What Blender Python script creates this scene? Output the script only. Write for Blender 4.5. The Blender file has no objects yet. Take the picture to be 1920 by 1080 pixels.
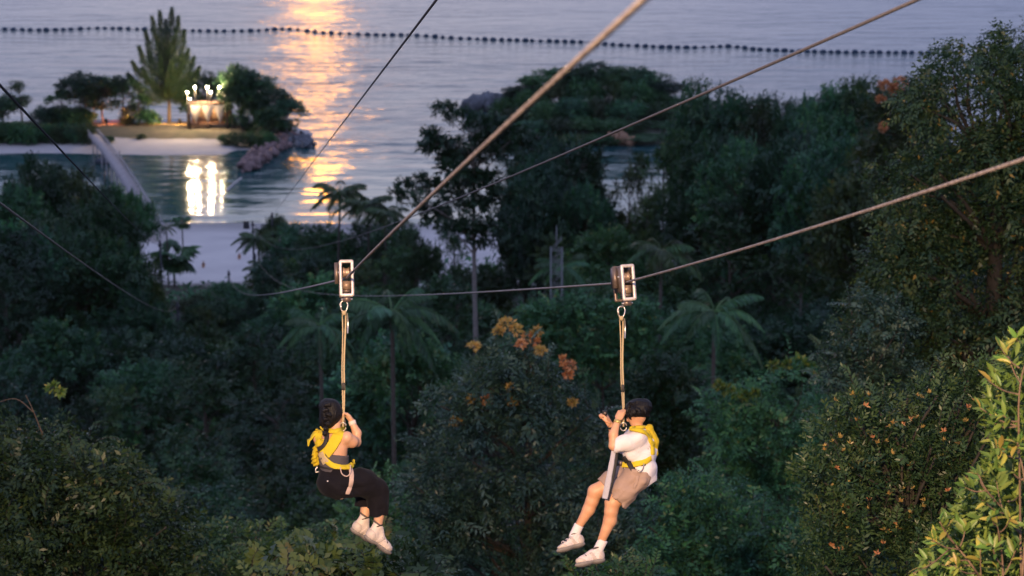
import bpy, math, random
import numpy as np
from mathutils import Vector, Matrix, Quaternion

# ------------------------------------------------------------------ camera, sky, sun, exposure
SC = bpy.context.scene
COL = SC.collection
R = math.radians
LENS, SENSOR = 70.0, 36.0
F = LENS / SENSOR * 1920.0            # focal length in photograph pixels
PITCH = R(11.95)
CAM = np.array([0.0, 0.0, 60.0])
RIGHT = np.array([1.0, 0.0, 0.0])
UP = np.array([0.0, math.sin(PITCH), math.cos(PITCH)])
FWD = np.array([0.0, math.cos(PITCH), -math.sin(PITCH)])

cd = bpy.data.cameras.new('camera')
cam = bpy.data.objects.new('camera', cd)
COL.objects.link(cam)
cam.location = CAM
cam.rotation_euler = (math.pi / 2 - PITCH, 0, 0)
cd.lens = LENS
cd.sensor_width = SENSOR
cd.clip_start = 0.1
cd.clip_end = 60000
cd.dof.use_dof = True
cd.dof.focus_distance = 18.8
cd.dof.aperture_fstop = 2.4
SC.camera = cam

SUN_AZ, SUN_EL = R(-5.6), R(6.0)
sun_dir = Vector((math.sin(SUN_AZ) * math.cos(SUN_EL), math.cos(SUN_AZ) * math.cos(SUN_EL), math.sin(SUN_EL)))
world = bpy.data.worlds.new('World')
SC.world = world
world.use_nodes = True
wn, wl = world.node_tree.nodes, world.node_tree.links
sky = wn.new('ShaderNodeTexSky')
sky.sky_type = 'NISHITA'
sky.sun_disc = False
sky.sun_elevation = SUN_EL
sky.sun_rotation = SUN_AZ
sky.dust_density = 4.0
sky.ozone_density = 4.0
bg = wn['Background']
bg.inputs[1].default_value = 0.05
cloud = wn.new('ShaderNodeBackground')          # even dusk cloud cover veiling the clear sky
cloud.inputs[0].default_value = (0.265, 0.315, 0.545, 1)
cloud.inputs[1].default_value = 1.0
wmix = wn.new('ShaderNodeMixShader')
wmix.inputs[0].default_value = 0.78
wl.new(sky.outputs[0], bg.inputs[0])
wl.new(bg.outputs[0], wmix.inputs[1])
wl.new(cloud.outputs[0], wmix.inputs[2])
wl.new(wmix.outputs[0], wn['World Output'].inputs[0])

sd = bpy.data.lights.new('sun', 'SUN')
sd.energy = 0.0105
sd.angle = R(1.2)
sd.color = (1.0, 0.37, 0.01)
sun = bpy.data.objects.new('sun', sd)
COL.objects.link(sun)
sun.rotation_euler = (-sun_dir).to_track_quat('-Z', 'Y').to_euler()

SC.view_settings.view_transform = 'Standard'
SC.view_settings.look = 'None'
SC.view_settings.gamma = 1.0
SC.view_settings.exposure = 0.78
SC.view_settings.use_curve_mapping = False
SC.cycles.use_denoising = True
SC.cycles.max_bounces = 6
SC.cycles.sample_clamp_indirect = 4.0
SC.cycles.caustics_reflective = False

rng = np.random.default_rng(7)

# ------------------------------------------------------------------ pixels to directions
def ray(px, py):
    return FWD + RIGHT * (px - 960.0) / F + UP * (540.0 - py) / F

def at(px, py, depth):                # point at a depth along the view axis
    return CAM + ray(px, py) * depth

def at_y(px, py, y):                  # point at a ground distance y
    d = ray(px, py)
    return CAM + d * (y / d[1])

def on_z(px, py, z):                  # point where the ray meets the level z
    d = ray(px, py)
    return CAM + d * ((z - CAM[2]) / d[2])

def project(p):
    q = np.asarray(p, float) - CAM
    w = q @ FWD
    return 960 + F * (q @ RIGHT) / w, 540 - F * (q @ UP) / w

# ------------------------------------------------------------------ mesh helpers
def mesh_from(name, V, faces, smooth=False, attr=None):
    """faces: (n,3) or (n,4) array, or a list of such arrays"""
    V = np.asarray(V, np.float32)
    if not isinstance(faces, list) or np.ndim(faces[0]) == 1:
        faces = [faces]
    faces = [np.asarray(f, np.int32) for f in faces if len(f)]
    loops = np.concatenate([f.ravel() for f in faces])
    totals = np.concatenate([np.full(len(f), f.shape[1], np.int32) for f in faces])
    starts = np.concatenate([[0], np.cumsum(totals)[:-1]]).astype(np.int32)
    me = bpy.data.meshes.new(name)
    me.vertices.add(len(V))
    me.vertices.foreach_set('co', V.ravel())
    me.loops.add(len(loops))
    me.loops.foreach_set('vertex_index', loops)
    me.polygons.add(len(totals))
    me.polygons.foreach_set('loop_start', starts)
    me.polygons.foreach_set('loop_total', totals)
    if smooth:
        me.polygons.foreach_set('use_smooth', np.ones(len(totals), bool))
    me.update(calc_edges=True)
    if attr is not None:
        a = me.attributes.new('v', 'FLOAT', 'FACE')
        a.data.foreach_set('value', np.asarray(attr, np.float32))
    return me

class MB:
    """collects shapes in world (or local) coordinates"""
    def __init__(self):
        self.V, self.T, self.Q, self.n = [], [], [], 0
    def add(self, V, tris=(), quads=()):
        V = np.asarray(V, float)
        if len(tris): self.T.append(np.asarray(tris, int) + self.n)
        if len(quads): self.Q.append(np.asarray(quads, int) + self.n)
        self.V.append(V)
        self.n += len(V)
        return self
    def box(self, c, size, ax=None):
        s = np.array([[x, y, z] for x in (-.5, .5) for y in (-.5, .5) for z in (-.5, .5)]) * np.asarray(size)
        if ax is not None: s = s @ np.asarray(ax)      # rows of ax: the box's own axes
        return self.add(s + np.asarray(c), quads=[[0, 1, 3, 2], [4, 6, 7, 5], [0, 4, 5, 1], [2, 3, 7, 6], [0, 2, 6, 4], [1, 5, 7, 3]])
    def tube(self, pts, rad, sides=8, cap=True):
        pts = np.asarray(pts, float)
        n = len(pts)
        rad = np.broadcast_to(np.asarray(rad, float), (n,))
        t = np.gradient(pts, axis=0)
        t /= np.linalg.norm(t, axis=1)[:, None] + 1e-9
        ref = np.array([0, 0, 1.0]) if abs(t[:, 2]).mean() < .8 else np.array([1.0, 0, 0])
        a = np.cross(t, ref); a /= np.linalg.norm(a, axis=1)[:, None] + 1e-9
        b = np.cross(t, a)
        th = np.linspace(0, 2 * np.pi, sides, endpoint=False)
        V = pts[:, None] + rad[:, None, None] * (np.cos(th)[None, :, None] * a[:, None] + np.sin(th)[None, :, None] * b[:, None])
        i = np.arange(n - 1)[:, None] * sides
        k = np.arange(sides)[None]
        k2 = (k + 1) % sides
        Q = np.stack([i + k, i + k2, i + sides + k2, i + sides + k], -1).reshape(-1, 4)
        V = V.reshape(-1, 3)
        T = []
        if cap:
            V = np.vstack([V, pts[0], pts[-1]])
            m = n * sides
            T = [[m, (j + 1) % sides, j] for j in range(sides)] + [[m + 1, (n - 1) * sides + j, (n - 1) * sides + (j + 1) % sides] for j in range(sides)]
        return self.add(V, T, Q)
    def ribbon(self, pts, nrm, width, thick):
        """flat webbing of a real thickness along pts, facing nrm"""
        pts = np.asarray(pts, float); nrm = np.broadcast_to(np.asarray(nrm, float), pts.shape).copy()
        nrm /= np.linalg.norm(nrm, axis=1)[:, None]
        t = np.gradient(pts, axis=0); t /= np.linalg.norm(t, axis=1)[:, None] + 1e-9
        s = np.cross(t, nrm); s /= np.linalg.norm(s, axis=1)[:, None] + 1e-9
        nn = np.cross(s, t)
        w = np.broadcast_to(np.asarray(width, float), (len(pts),))[:, None] / 2
        h = thick / 2
        ring = [pts + s * w + nn * h * .6, pts + s * w * .85 + nn * h, pts - s * w * .85 + nn * h, pts - s * w + nn * h * .6,
                pts - s * w - nn * h, pts + s * w - nn * h]
        V = np.stack(ring, 1)
        m = V.shape[1]; n = len(pts)
        Q = [[i * m + j, i * m + (j + 1) % m, (i + 1) * m + (j + 1) % m, (i + 1) * m + j] for i in range(n - 1) for j in range(m)]
        Q += [[0, 1, 2, 3], [0, 3, 4, 5]]
        e = (n - 1) * m
        Q += [[e + 3, e + 2, e + 1, e], [e + 5, e + 4, e + 3, e]]
        return self.add(V.reshape(-1, 3), (), Q)
    def blob(self, c, r, seed=0, rough=.2, seg=10, rings=7, ax=None):
        g = np.random.default_rng(seed)
        ph = np.linspace(0, np.pi, rings); th = np.linspace(0, 2 * np.pi, seg, endpoint=False)
        d = np.stack([np.sin(ph)[:, None] * np.cos(th), np.sin(ph)[:, None] * np.sin(th), np.cos(ph)[:, None] * np.ones(seg)], -1).reshape(-1, 3)
        k = g.normal(size=(5, 3)) * 2
        o = g.uniform(0, 6, 5)
        f = 1 + rough * np.mean([np.sin(d @ kk + oo) for kk, oo in zip(k, o)], 0) * 1.8
        V = d * f[:, None] * np.asarray(r)
        if ax is not None: V = V @ np.asarray(ax)
        Q = [[i * seg + j, (i + 1) * seg + j, (i + 1) * seg + (j + 1) % seg, i * seg + (j + 1) % seg] for i in range(rings - 1) for j in range(seg)]
        return self.add(V + np.asarray(c), (), Q)
    def rock(self, seed, n=16):
        import bmesh
        g = np.random.default_rng(seed)
        bm = bmesh.new()
        for q in g.normal(size=(n, 3)):
            bm.verts.new(q / np.linalg.norm(q) * g.uniform(.75, 1.1) * np.array([1, .85, .75]))
        r = bmesh.ops.convex_hull(bm, input=bm.verts)
        bmesh.ops.delete(bm, geom=[v for v in r['geom_interior'] if isinstance(v, bmesh.types.BMVert)], context='VERTS')
        bm.verts.index_update()
        self.add([tuple(v.co) for v in bm.verts], [[v.index for v in f.verts] for f in bm.faces])
        bm.free()
        return self
    def mesh(self, name, smooth=False):
        fs = []
        if self.T: fs.append(np.concatenate(self.T))
        if self.Q: fs.append(np.concatenate(self.Q))
        return mesh_from(name, np.concatenate(self.V), fs, smooth)
    def build(self, name, mat, parent=None, base=None, smooth=False):
        V = np.concatenate(self.V)
        if parent is not None: org = np.array(WLOC[parent.name])
        elif base is not None: org = np.asarray(base, float)
        else: org = np.zeros(3)
        fs = []
        if self.T: fs.append(np.concatenate(self.T))
        if self.Q: fs.append(np.concatenate(self.Q))
        return link(name, mesh_from(name, V - org, fs, smooth), mat, parent, None if parent else org)

WLOC = {}
def link(name, me, mat=None, parent=None, loc=None):
    o = bpy.data.objects.new(name, me)
    COL.objects.link(o)
    if mat is not None and me is not None and not me.materials: me.materials.append(mat)
    if parent is not None:
        o.parent = parent
        WLOC[o.name] = np.array(WLOC.get(parent.name, np.zeros(3)))
        if loc is not None: o.location = loc
    else:
        l = np.zeros(3) if loc is None else np.asarray(loc, float)
        o.location = l
        WLOC[o.name] = l
    return o

def tag(o, label=None, cat=None, group=None, kind=None):
    if label: o['label'] = label
    if cat: o['category'] = cat
    if group: o['group'] = group
    if kind: o['kind'] = kind
    return o

def thing(name, loc, label, cat, group=None):
    return tag(link(name, None, None, None, loc), label, cat, group)

def copy_tree(root, loc, rz, scale, label=None, group=None, tilt=(0, 0)):
    c = root.copy()
    COL.objects.link(c)
    c.location = loc
    c.rotation_euler = (tilt[0], tilt[1], rz)
    c.scale = scale if hasattr(scale, '__len__') else (scale,) * 3
    if label: c['label'] = label
    if group: c['group'] = group
    for ch in root.children:
        k = ch.copy(); COL.objects.link(k); k.parent = c
        for g in ch.children:
            q = g.copy(); COL.objects.link(q); q.parent = k
    return c

def spline(P, n=12):
    """Catmull-Rom through the points"""
    P = np.asarray(P, float)
    Q = np.vstack([2 * P[0] - P[1], P, 2 * P[-1] - P[-2]])
    out = []
    for i in range(1, len(Q) - 2):
        t = np.linspace(0, 1, n, endpoint=False)[:, None]
        p0, p1, p2, p3 = Q[i - 1:i + 3]
        out.append(.5 * (2 * p1 + (p2 - p0) * t + (2 * p0 - 5 * p1 + 4 * p2 - p3) * t ** 2 + (-p0 + 3 * p1 - 3 * p2 + p3) * t ** 3))
    return np.vstack(out + [P[-1:]])

# ------------------------------------------------------------------ materials
def mat_new(name):
    m = bpy.data.materials.new(name)
    m.use_nodes = True
    return m, m.node_tree.nodes, m.node_tree.links, m.node_tree.nodes['Principled BSDF']

def plain(name, col, rough=.6, metal=0.0, var=.12, scale=20.0, bump=.0, spec=.5, emit=None):
    """a surface with a little mottling and relief"""
    m, n, l, b = mat_new(name)
    tc = n.new('ShaderNodeTexCoord')
    nz = n.new('ShaderNodeTexNoise'); nz.inputs['Scale'].default_value = scale; nz.inputs['Detail'].default_value = 6
    l.new(tc.outputs['Object'], nz.inputs['Vector'])
    r = n.new('ShaderNodeValToRGB')
    c = np.array(col)
    r.color_ramp.elements[0].position = .3; r.color_ramp.elements[1].position = .7
    r.color_ramp.elements[0].color = (*np.clip(c * (1 - var), 0, 1), 1)
    r.color_ramp.elements[1].color = (*np.clip(c * (1 + var), 0, 1), 1)
    l.new(nz.outputs[0], r.inputs[0]); l.new(r.outputs[0], b.inputs['Base Color'])
    b.inputs['Roughness'].default_value = rough
    b.inputs['Metallic'].default_value = metal
    b.inputs['Specular IOR Level'].default_value = spec
    if bump:
        bp = n.new('ShaderNodeBump'); bp.inputs['Strength'].default_value = bump; bp.inputs['Distance'].default_value = .02
        l.new(nz.outputs[0], bp.inputs['Height']); l.new(bp.outputs[0], b.inputs['Normal'])
    if emit:
        b.inputs['Emission Color'].default_value = (*emit[:3], 1); b.inputs['Emission Strength'].default_value = emit[3]
    return m

def leafmat(name, stops, transl=.25, rough=.38, hue=.035, val=.45, spec=.4, boost=2.5, tint=(.76, 1.15, .84)):
    """stops: [(position, colour)] read by each leaf's own number"""
    m, n, l, b = mat_new(name)
    at_ = n.new('ShaderNodeAttribute'); at_.attribute_name = 'v'
    r = n.new('ShaderNodeValToRGB')
    els = r.color_ramp.elements
    while len(els) < len(stops): els.new(.5)
    for e, (p, c) in zip(els, stops):
        e.position = p; e.color = (*(min(q * boost * t, .65) for q, t in zip(c, tint)), 1)
    l.new(at_.outputs['Fac'], r.inputs[0])
    oi = n.new('ShaderNodeObjectInfo')
    hs = n.new('ShaderNodeHueSaturation')
    mr = n.new('ShaderNodeMapRange'); mr.inputs[3].default_value = .5 - hue; mr.inputs[4].default_value = .5 + hue
    mv = n.new('ShaderNodeMapRange'); mv.inputs[3].default_value = 1 - val; mv.inputs[4].default_value = 1 + val
    sc = n.new('ShaderNodeMath'); sc.operation = 'MULTIPLY'; sc.inputs[1].default_value = 7.31
    fr = n.new('ShaderNodeMath'); fr.operation = 'FRACT'
    l.new(oi.outputs['Random'], mr.inputs[0])
    l.new(oi.outputs['Random'], sc.inputs[0]); l.new(sc.outputs[0], fr.inputs[0]); l.new(fr.outputs[0], mv.inputs[0])
    l.new(mr.outputs[0], hs.inputs['Hue']); l.new(mv.outputs[0], hs.inputs['Value'])
    l.new(r.outputs[0], hs.inputs['Color'])
    l.new(hs.outputs[0], b.inputs['Base Color'])
    b.inputs['Roughness'].default_value = rough
    b.inputs['Specular IOR Level'].default_value = spec
    tr = n.new('ShaderNodeBsdfTranslucent'); l.new(hs.outputs[0], tr.inputs['Color'])
    mx = n.new('ShaderNodeMixShader'); mx.inputs[0].default_value = transl
    l.new(b.outputs[0], mx.inputs[1]); l.new(tr.outputs[0], mx.inputs[2])
    l.new(mx.outputs[0], n['Material Output'].inputs[0])
    return m

G0, G1, G2 = (.014, .030, .020), (.030, .058, .030), (.055, .085, .034)
M_LEAF = leafmat('leaf_forest', [(0, G0), (.55, G1), (.9, G2), (1, (.12, .09, .04))])
M_LEAF_DARK = leafmat('leaf_dark', [(0, (.010, .022, .016)), (.6, (.022, .042, .024)), (1, (.05, .06, .03))], boost=1.8)  # dark-leaved trees; colour lowered further to deepen a shaded hollow
M_LEAF_OLIVE = leafmat('leaf_olive', [(0, (.020, .032, .018)), (.5, (.045, .058, .024)), (.92, (.08, .085, .032)), (1, (.15, .09, .035))], boost=1.55)
M_LEAF_SILVER = leafmat('leaf_silver', [(0, (.015, .030, .024)), (.5, (.035, .060, .045)), (1, (.10, .12, .09))], spec=.6, rough=.38, boost=2.6, tint=(.85, 1.08, .90))
M_LEAF_VINE = leafmat('leaf_vine', [(0, (.014, .026, .017)), (.5, (.034, .052, .026)), (.82, (.065, .07, .03)), (.97, (.11, .08, .03)), (1, (.30, .15, .03))], val=.1, boost=2.1)
M_LEAF_NEAR = leafmat('leaf_near', [(0, (.035, .075, .020)), (.5, (.080, .130, .028)), (.85, (.135, .170, .034)), (1, (.22, .18, .04))], val=.2, rough=.45, boost=1.5, tint=(1, 1, .9))
M_LEAF_FRESH = leafmat('leaf_fresh', [(0, (.022, .060, .020)), (.5, (.050, .105, .030)), (.88, (.085, .145, .040)), (1, (.16, .16, .05))], val=.2, boost=1.1, tint=(1, 1, 1))
M_LEAF_SHRUB = leafmat('leaf_shrub', [(0, (.022, .030, .016)), (.5, (.048, .055, .026)), (.9, (.085, .075, .034)), (1, (.13, .075, .03))], val=.1, boost=1.7)
M_ORANGE = leafmat('leaf_orange', [(0, (.40, .16, .07)), (.6, (.56, .24, .10)), (1, (.60, .34, .15))], val=.1, hue=.0, boost=1.15, tint=(1, 1, 1))
M_YELLOW = leafmat('leaf_yellow', [(0, (.34, .24, .06)), (.6, (.50, .36, .11)), (1, (.55, .30, .10))], val=.15, hue=.0, boost=1.05, tint=(1, 1, 1))
M_PALM = leafmat('leaf_palm', [(0, (.018, .035, .022)), (.6, (.040, .065, .034)), (1, (.075, .10, .045))])
M_CASU = leafmat('leaf_casuarina', [(0, (.016, .028, .022)), (.6, (.032, .046, .030)), (1, (.06, .07, .04))], transl=.15, boost=1.5)
M_BARK = plain('bark', (.10, .085, .07), .9, var=.35, scale=6, bump=.6)
M_BARK_PALE = plain('bark_pale', (.24, .21, .19), .85, var=.2, scale=4, bump=.4)
M_BARK_DARK = plain('bark_dark', (.045, .038, .030), .9, var=.3, scale=6, bump=.5)
M_STEEL = plain('cable_steel', (.42, .38, .36), .42, .85, var=.2, scale=60)
# ------------------------------------------------------------------ sea, hillside, island
def build_sea():
    m, n, l, b = mat_new('sea_water')
    tc = n.new('ShaderNodeTexCoord')
    def waves(sx, sy, detail, rot):
        mp = n.new('ShaderNodeMapping'); mp.inputs['Scale'].default_value = (sx, sy, 1); mp.inputs['Rotation'].default_value = (0, 0, R(rot))
        nz = n.new('ShaderNodeTexNoise'); nz.inputs['Scale'].default_value = 1.0; nz.inputs['Detail'].default_value = detail; nz.inputs['Roughness'].default_value = .5
        l.new(tc.outputs['Object'], mp.inputs[0]); l.new(mp.outputs[0], nz.inputs['Vector'])
        return nz.outputs[0]
    w1 = waves(.045, .085, 3, 8)       # swell
    w2 = waves(.16, .30, 4, -6)        # wind waves
    w3 = waves(.010, .022, 2, 3)       # broad calm and ruffled patches
    sep = n.new('ShaderNodeSeparateXYZ'); l.new(tc.outputs['Object'], sep.inputs[0])
    calm = n.new('ShaderNodeMapRange'); calm.inputs[1].default_value = 360; calm.inputs[2].default_value = 470
    calm.inputs[3].default_value = .22; calm.inputs[4].default_value = 1.0
    l.new(sep.outputs['Y'], calm.inputs[0])
    b1 = n.new('ShaderNodeBump'); b1.inputs['Distance'].default_value = 2.8
    b2 = n.new('ShaderNodeBump'); b2.inputs['Distance'].default_value = .45
    pm = n.new('ShaderNodeMapRange'); pm.inputs[1].default_value = .35; pm.inputs[2].default_value = .65; pm.inputs[3].default_value = .45; pm.inputs[4].default_value = 1.0
    l.new(w3, pm.inputs[0])
    ml = n.new('ShaderNodeMath'); ml.operation = 'MULTIPLY'; l.new(calm.outputs[0], ml.inputs[0]); l.new(pm.outputs[0], ml.inputs[1])
    l.new(ml.outputs[0], b1.inputs['Strength']); l.new(ml.outputs[0], b2.inputs['Strength'])
    l.new(w1, b1.inputs['Height']); l.new(w2, b2.inputs['Height']); l.new(b1.outputs[0], b2.inputs['Normal'])
    l.new(b2.outputs[0], b.inputs['Normal'])
    depth = n.new('ShaderNodeMapRange'); depth.inputs[1].default_value = 380; depth.inputs[2].default_value = 470
    l.new(sep.outputs['Y'], depth.inputs[0])
    wc = n.new('ShaderNodeMix'); wc.data_type = 'RGBA'           # shallow green lagoon, deeper sea
    wc.inputs[6].default_value = (.016, .085, .085, 1); wc.inputs[7].default_value = (.018, .055, .068, 1)
    l.new(depth.outputs[0], wc.inputs[0]); l.new(wc.outputs[2], b.inputs['Base Color'])
    rr = n.new('ShaderNodeMapRange'); rr.inputs[1].default_value = 360; rr.inputs[2].default_value = 460; rr.inputs[3].default_value = .09; rr.inputs[4].default_value = .17
    l.new(sep.outputs['Y'], rr.inputs[0]); l.new(rr.outputs[0], b.inputs['Roughness'])
    b.inputs['IOR'].default_value = 1.33
    S = 5000
    o = link('sea', mesh_from('sea', [[-S, 250, 0], [S, 250, 0], [S, S, 0], [-S, S, 0]], [[0, 1, 2, 3]]), m)
    tag(o, kind='structure')
build_sea()

PY = [-80, 0, 20, 50, 100, 150, 200, 250, 276, 300, 337, 360, 460]
PZ = [50, 46, 39, 29, 17.5, 10, 6, 3.2, 2.1, 1.3, 0.0, -1.2, -5]
def hnoise(x, y):
    return (np.sin(x * .11 + 1.3) * np.cos(y * .083 + .4) + .6 * np.sin(x * .23 - y * .17 + 2.0) + .4 * np.cos(x * .41 + y * .35))
def ground_z(x, y):
    x = np.asarray(x, float); y = np.asarray(y, float)
    z = np.interp(y, PY, PZ)
    slope = np.clip((275 - y) / 60, 0, 1)
    z = z + slope * hnoise(x, y) * .9
    z = z + 6.0 * np.exp(-((x + 62) / 26) ** 2 - ((y - 185) / 70) ** 2)          # rise on the left
    z = z + 13.0 * np.exp(-((x - 46) / 28) ** 2 - ((y - 195) / 60) ** 2)          # rise on the right
    z = z + 6.0 * np.exp(-((x - 75) / 36) ** 2 - ((y - 300) / 40) ** 2)
    return z

def build_ground():
    xs = np.concatenate([np.arange(-400, -140, 20), np.arange(-140, 141, 3.5), np.arange(160, 401, 20)])
    ys = np.arange(-80, 461, 4.0)
    X, Y = np.meshgrid(xs, ys)
    Z = ground_z(X, Y)
    nx, ny = len(xs), len(ys)
    V = np.stack([X, Y, Z], -1).reshape(-1, 3)
    i = np.arange(ny - 1)[:, None] * nx + np.arange(nx - 1)[None]
    Q = np.stack([i, i + 1, i + nx + 1, i + nx], -1).reshape(-1, 4)
    m, n, l, b = mat_new('hillside_ground')
    tc = n.new('ShaderNodeTexCoord')
    sep = n.new('ShaderNodeSeparateXYZ'); l.new(tc.outputs['Object'], sep.inputs[0])
    nz = n.new('ShaderNodeTexNoise'); nz.inputs['Scale'].default_value = .25; nz.inputs['Detail'].default_value = 8
    l.new(tc.outputs['Object'], nz.inputs['Vector'])
    soil = n.new('ShaderNodeValToRGB')
    soil.color_ramp.elements[0].color = (.012, .020, .013, 1); soil.color_ramp.elements[1].color = (.045, .045, .028, 1)
    l.new(nz.outputs[0], soil.inputs[0])
    sn = n.new('ShaderNodeTexNoise'); sn.inputs['Scale'].default_value = .12; sn.inputs['Detail'].default_value = 9
    l.new(tc.outputs['Object'], sn.inputs['Vector'])
    sand = n.new('ShaderNodeValToRGB')
    sand.color_ramp.elements[0].position = .3; sand.color_ramp.elements[0].color = (.50, .46, .44, 1)
    sand.color_ramp.elements[1].position = .7; sand.color_ramp.elements[1].color = (.64, .59, .55, 1)
    l.new(sn.outputs[0], sand.inputs[0])
    ad = n.new('ShaderNodeMath'); ad.operation = 'ADD'
    sc = n.new('ShaderNodeMath'); sc.operation = 'MULTIPLY'; sc.inputs[1].default_value = 16
    l.new(nz.outputs[0], sc.inputs[0]); l.new(sc.outputs[0], ad.inputs[0]); l.new(sep.outputs['Y'], ad.inputs[1])
    mk = n.new('ShaderNodeMapRange'); mk.inputs[1].default_value = 279; mk.inputs[2].default_value = 283
    l.new(ad.outputs[0], mk.inputs[0])
    wet = n.new('ShaderNodeMapRange'); wet.inputs[1].default_value = .12; wet.inputs[2].default_value = .5; wet.inputs[3].default_value = .55; wet.inputs[4].default_value = 1.0
    l.new(sep.outputs['Z'], wet.inputs[0])
    wm = n.new('ShaderNodeMix'); wm.data_type = 'RGBA'; wm.blend_type = 'MULTIPLY'; wm.inputs[0].default_value = 1
    l.new(sand.outputs[0], wm.inputs[6]); l.new(wet.outputs[0], wm.inputs[7])
    mx = n.new('ShaderNodeMix'); mx.data_type = 'RGBA'
    l.new(mk.outputs[0], mx.inputs[0]); l.new(soil.outputs[0], mx.inputs[6]); l.new(wm.outputs[2], mx.inputs[7])
    l.new(mx.outputs[2], b.inputs['Base Color'])
    b.inputs['Roughness'].default_value = .9
    bp = n.new('ShaderNodeBump'); bp.inputs['Distance'].default_value = .4; bp.inputs['Strength'].default_value = .5
    l.new(nz.outputs[0], bp.inputs['Height']); l.new(bp.outputs[0], b.inputs['Normal'])
    o = link('terrain', mesh_from('terrain', V, Q, True), m)
    tag(o, kind='structure')
build_ground()

def island_z(x, y):
    """low sand islet: front shore near y=420, back shore near y=478, tip near x=-44"""
    x = np.asarray(x, float); y = np.asarray(y, float)
    front = 421 + 1.5 * np.sin(x * .11) + 9 * np.clip((x + 62) / 16, 0, 1.5) ** 2
    back = 478 + 1.5 * np.sin(x * .17 + 1) - 12 * np.clip((x + 62) / 16, 0, 1.5) ** 2
    a = np.minimum(y - front, back - y)
    a = np.where(x > -60, np.minimum(a, 16 * (1 - ((x + 60) / 15) ** 2 - ((y - 449) / 22) ** 2)), a)
    beach = np.clip(a, -20, 18) * .058
    bank = 1.35 * np.clip((a - 17.0) / 4.0, 0, 1)
    return np.where(a < 0, a * .16, beach + bank) + np.where(a > 20, .12 * hnoise(x * 2, y * 2), 0)

def build_island():
    xs = np.arange(-190, -34, 1.5); ys = np.arange(405, 495, 1.5)
    X, Y = np.meshgrid(xs, ys)
    V = np.stack([X, Y, island_z(X, Y)], -1).reshape(-1, 3)
    nx, ny = len(xs), len(ys)
    i = np.arange(ny - 1)[:, None] * nx + np.arange(nx - 1)[None]
    Q = np.stack([i, i + 1, i + nx + 1, i + nx], -1).reshape(-1, 4)
    m, n, l, b = mat_new('island_sand')
    tc = n.new('ShaderNodeTexCoord')
    sep = n.new('ShaderNodeSeparateXYZ'); l.new(tc.outputs['Object'], sep.inputs[0])
    nz = n.new('ShaderNodeTexNoise'); nz.inputs['Scale'].default_value = .3; nz.inputs['Detail'].default_value = 8
    l.new(tc.outputs['Object'], nz.inputs['Vector'])
    sand = n.new('ShaderNodeValToRGB'); sand.color_ramp.elements[0].color = (.38, .34, .32, 1); sand.color_ramp.elements[1].color = (.55, .50, .46, 1)
    grass = n.new('ShaderNodeValToRGB'); grass.color_ramp.elements[0].color = (.05, .06, .03, 1); grass.color_ramp.elements[1].color = (.20, .15, .09, 1)
    l.new(nz.outputs[0], sand.inputs[0]); l.new(nz.outputs[0], grass.inputs[0])
    ad = n.new('ShaderNodeMath'); ad.operation = 'MULTIPLY_ADD'; ad.inputs[1].default_value = .6
    l.new(nz.outputs[0], ad.inputs[0]); l.new(sep.outputs['Z'], ad.inputs[2])
    mk = n.new('ShaderNodeMapRange'); mk.inputs[1].default_value = 1.35; mk.inputs[2].default_value = 1.55
    l.new(ad.outputs[0], mk.inputs[0])
    mx = n.new('ShaderNodeMix'); mx.data_type = 'RGBA'
    l.new(mk.outputs[0], mx.inputs[0]); l.new(sand.outputs[0], mx.inputs[6]); l.new(grass.outputs[0], mx.inputs[7])
    l.new(mx.outputs[2], b.inputs['Base Color']); b.inputs['Roughness'].default_value = .95
    tag(link('island_ground', mesh_from('island_ground', V, Q, True), m), kind='structure')

build_island()
def headland_z(x, y):
    """wooded islet on the right, out beyond the narrow channel"""
    a = 1 - ((np.asarray(x, float) - 24) / 36) ** 2 - ((np.asarray(y, float) - 470) / 34) ** 2
    return np.where(a > 0, 4.2 * np.clip(a, 0, 1) ** .6, a * 4) - .15
def build_headland():
    xs = np.arange(-22, 72, 2.0); ys = np.arange(426, 516, 2.0)
    X, Y = np.meshgrid(xs, ys)
    V = np.stack([X, Y, headland_z(X, Y)], -1).reshape(-1, 3)
    nx, ny = len(xs), len(ys)
    i = np.arange(ny - 1)[:, None] * nx + np.arange(nx - 1)[None]
    Q = np.stack([i, i + 1, i + nx + 1, i + nx], -1).reshape(-1, 4)
    tag(link('headland_ground', mesh_from('headland_ground', V, Q, True), plain('headland_soil', (.055, .06, .04), .95, var=.35, scale=.4)), kind='structure')
build_headland()

def build_haze():
    mb = MB(); mb.box((0, 2450, 29.5), (10300, 5300, 75))
    m, n, l, b = mat_new('haze_air')
    n.remove(b)
    v = n.new('ShaderNodeVolumePrincipled')
    v.inputs['Color'].default_value = (.86, .92, 1.0, 1)
    v.inputs['Density'].default_value = .000016
    v.inputs['Anisotropy'].default_value = 0.0
    l.new(v.outputs[0], n['Material Output'].inputs['Volume'])
    o = mb.build('haze', m); tag(o, kind='stuff')
build_haze()
# ------------------------------------------------------------------ vegetation generators
def unit(v):
    return v / (np.linalg.norm(v, axis=-1, keepdims=True) + 1e-9)

def leaf_quads(C, A, N, L, W, fold=.25):
    """small folded diamond leaves: C base, A long axis, N face normal"""
    A = unit(A); B = unit(np.cross(A, N)); N2 = np.cross(B, A)
    L = np.asarray(L)[:, None]; W = np.asarray(W)[:, None]
    mid = C + A * L * .45
    V = np.stack([C, mid + B * W * .5 + N2 * W * fold, C + A * L - N2 * L * .12, mid - B * W * .5 + N2 * W * fold], 1).reshape(-1, 3)
    Q = np.arange(len(C) * 4).reshape(-1, 4)
    return V, Q

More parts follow.
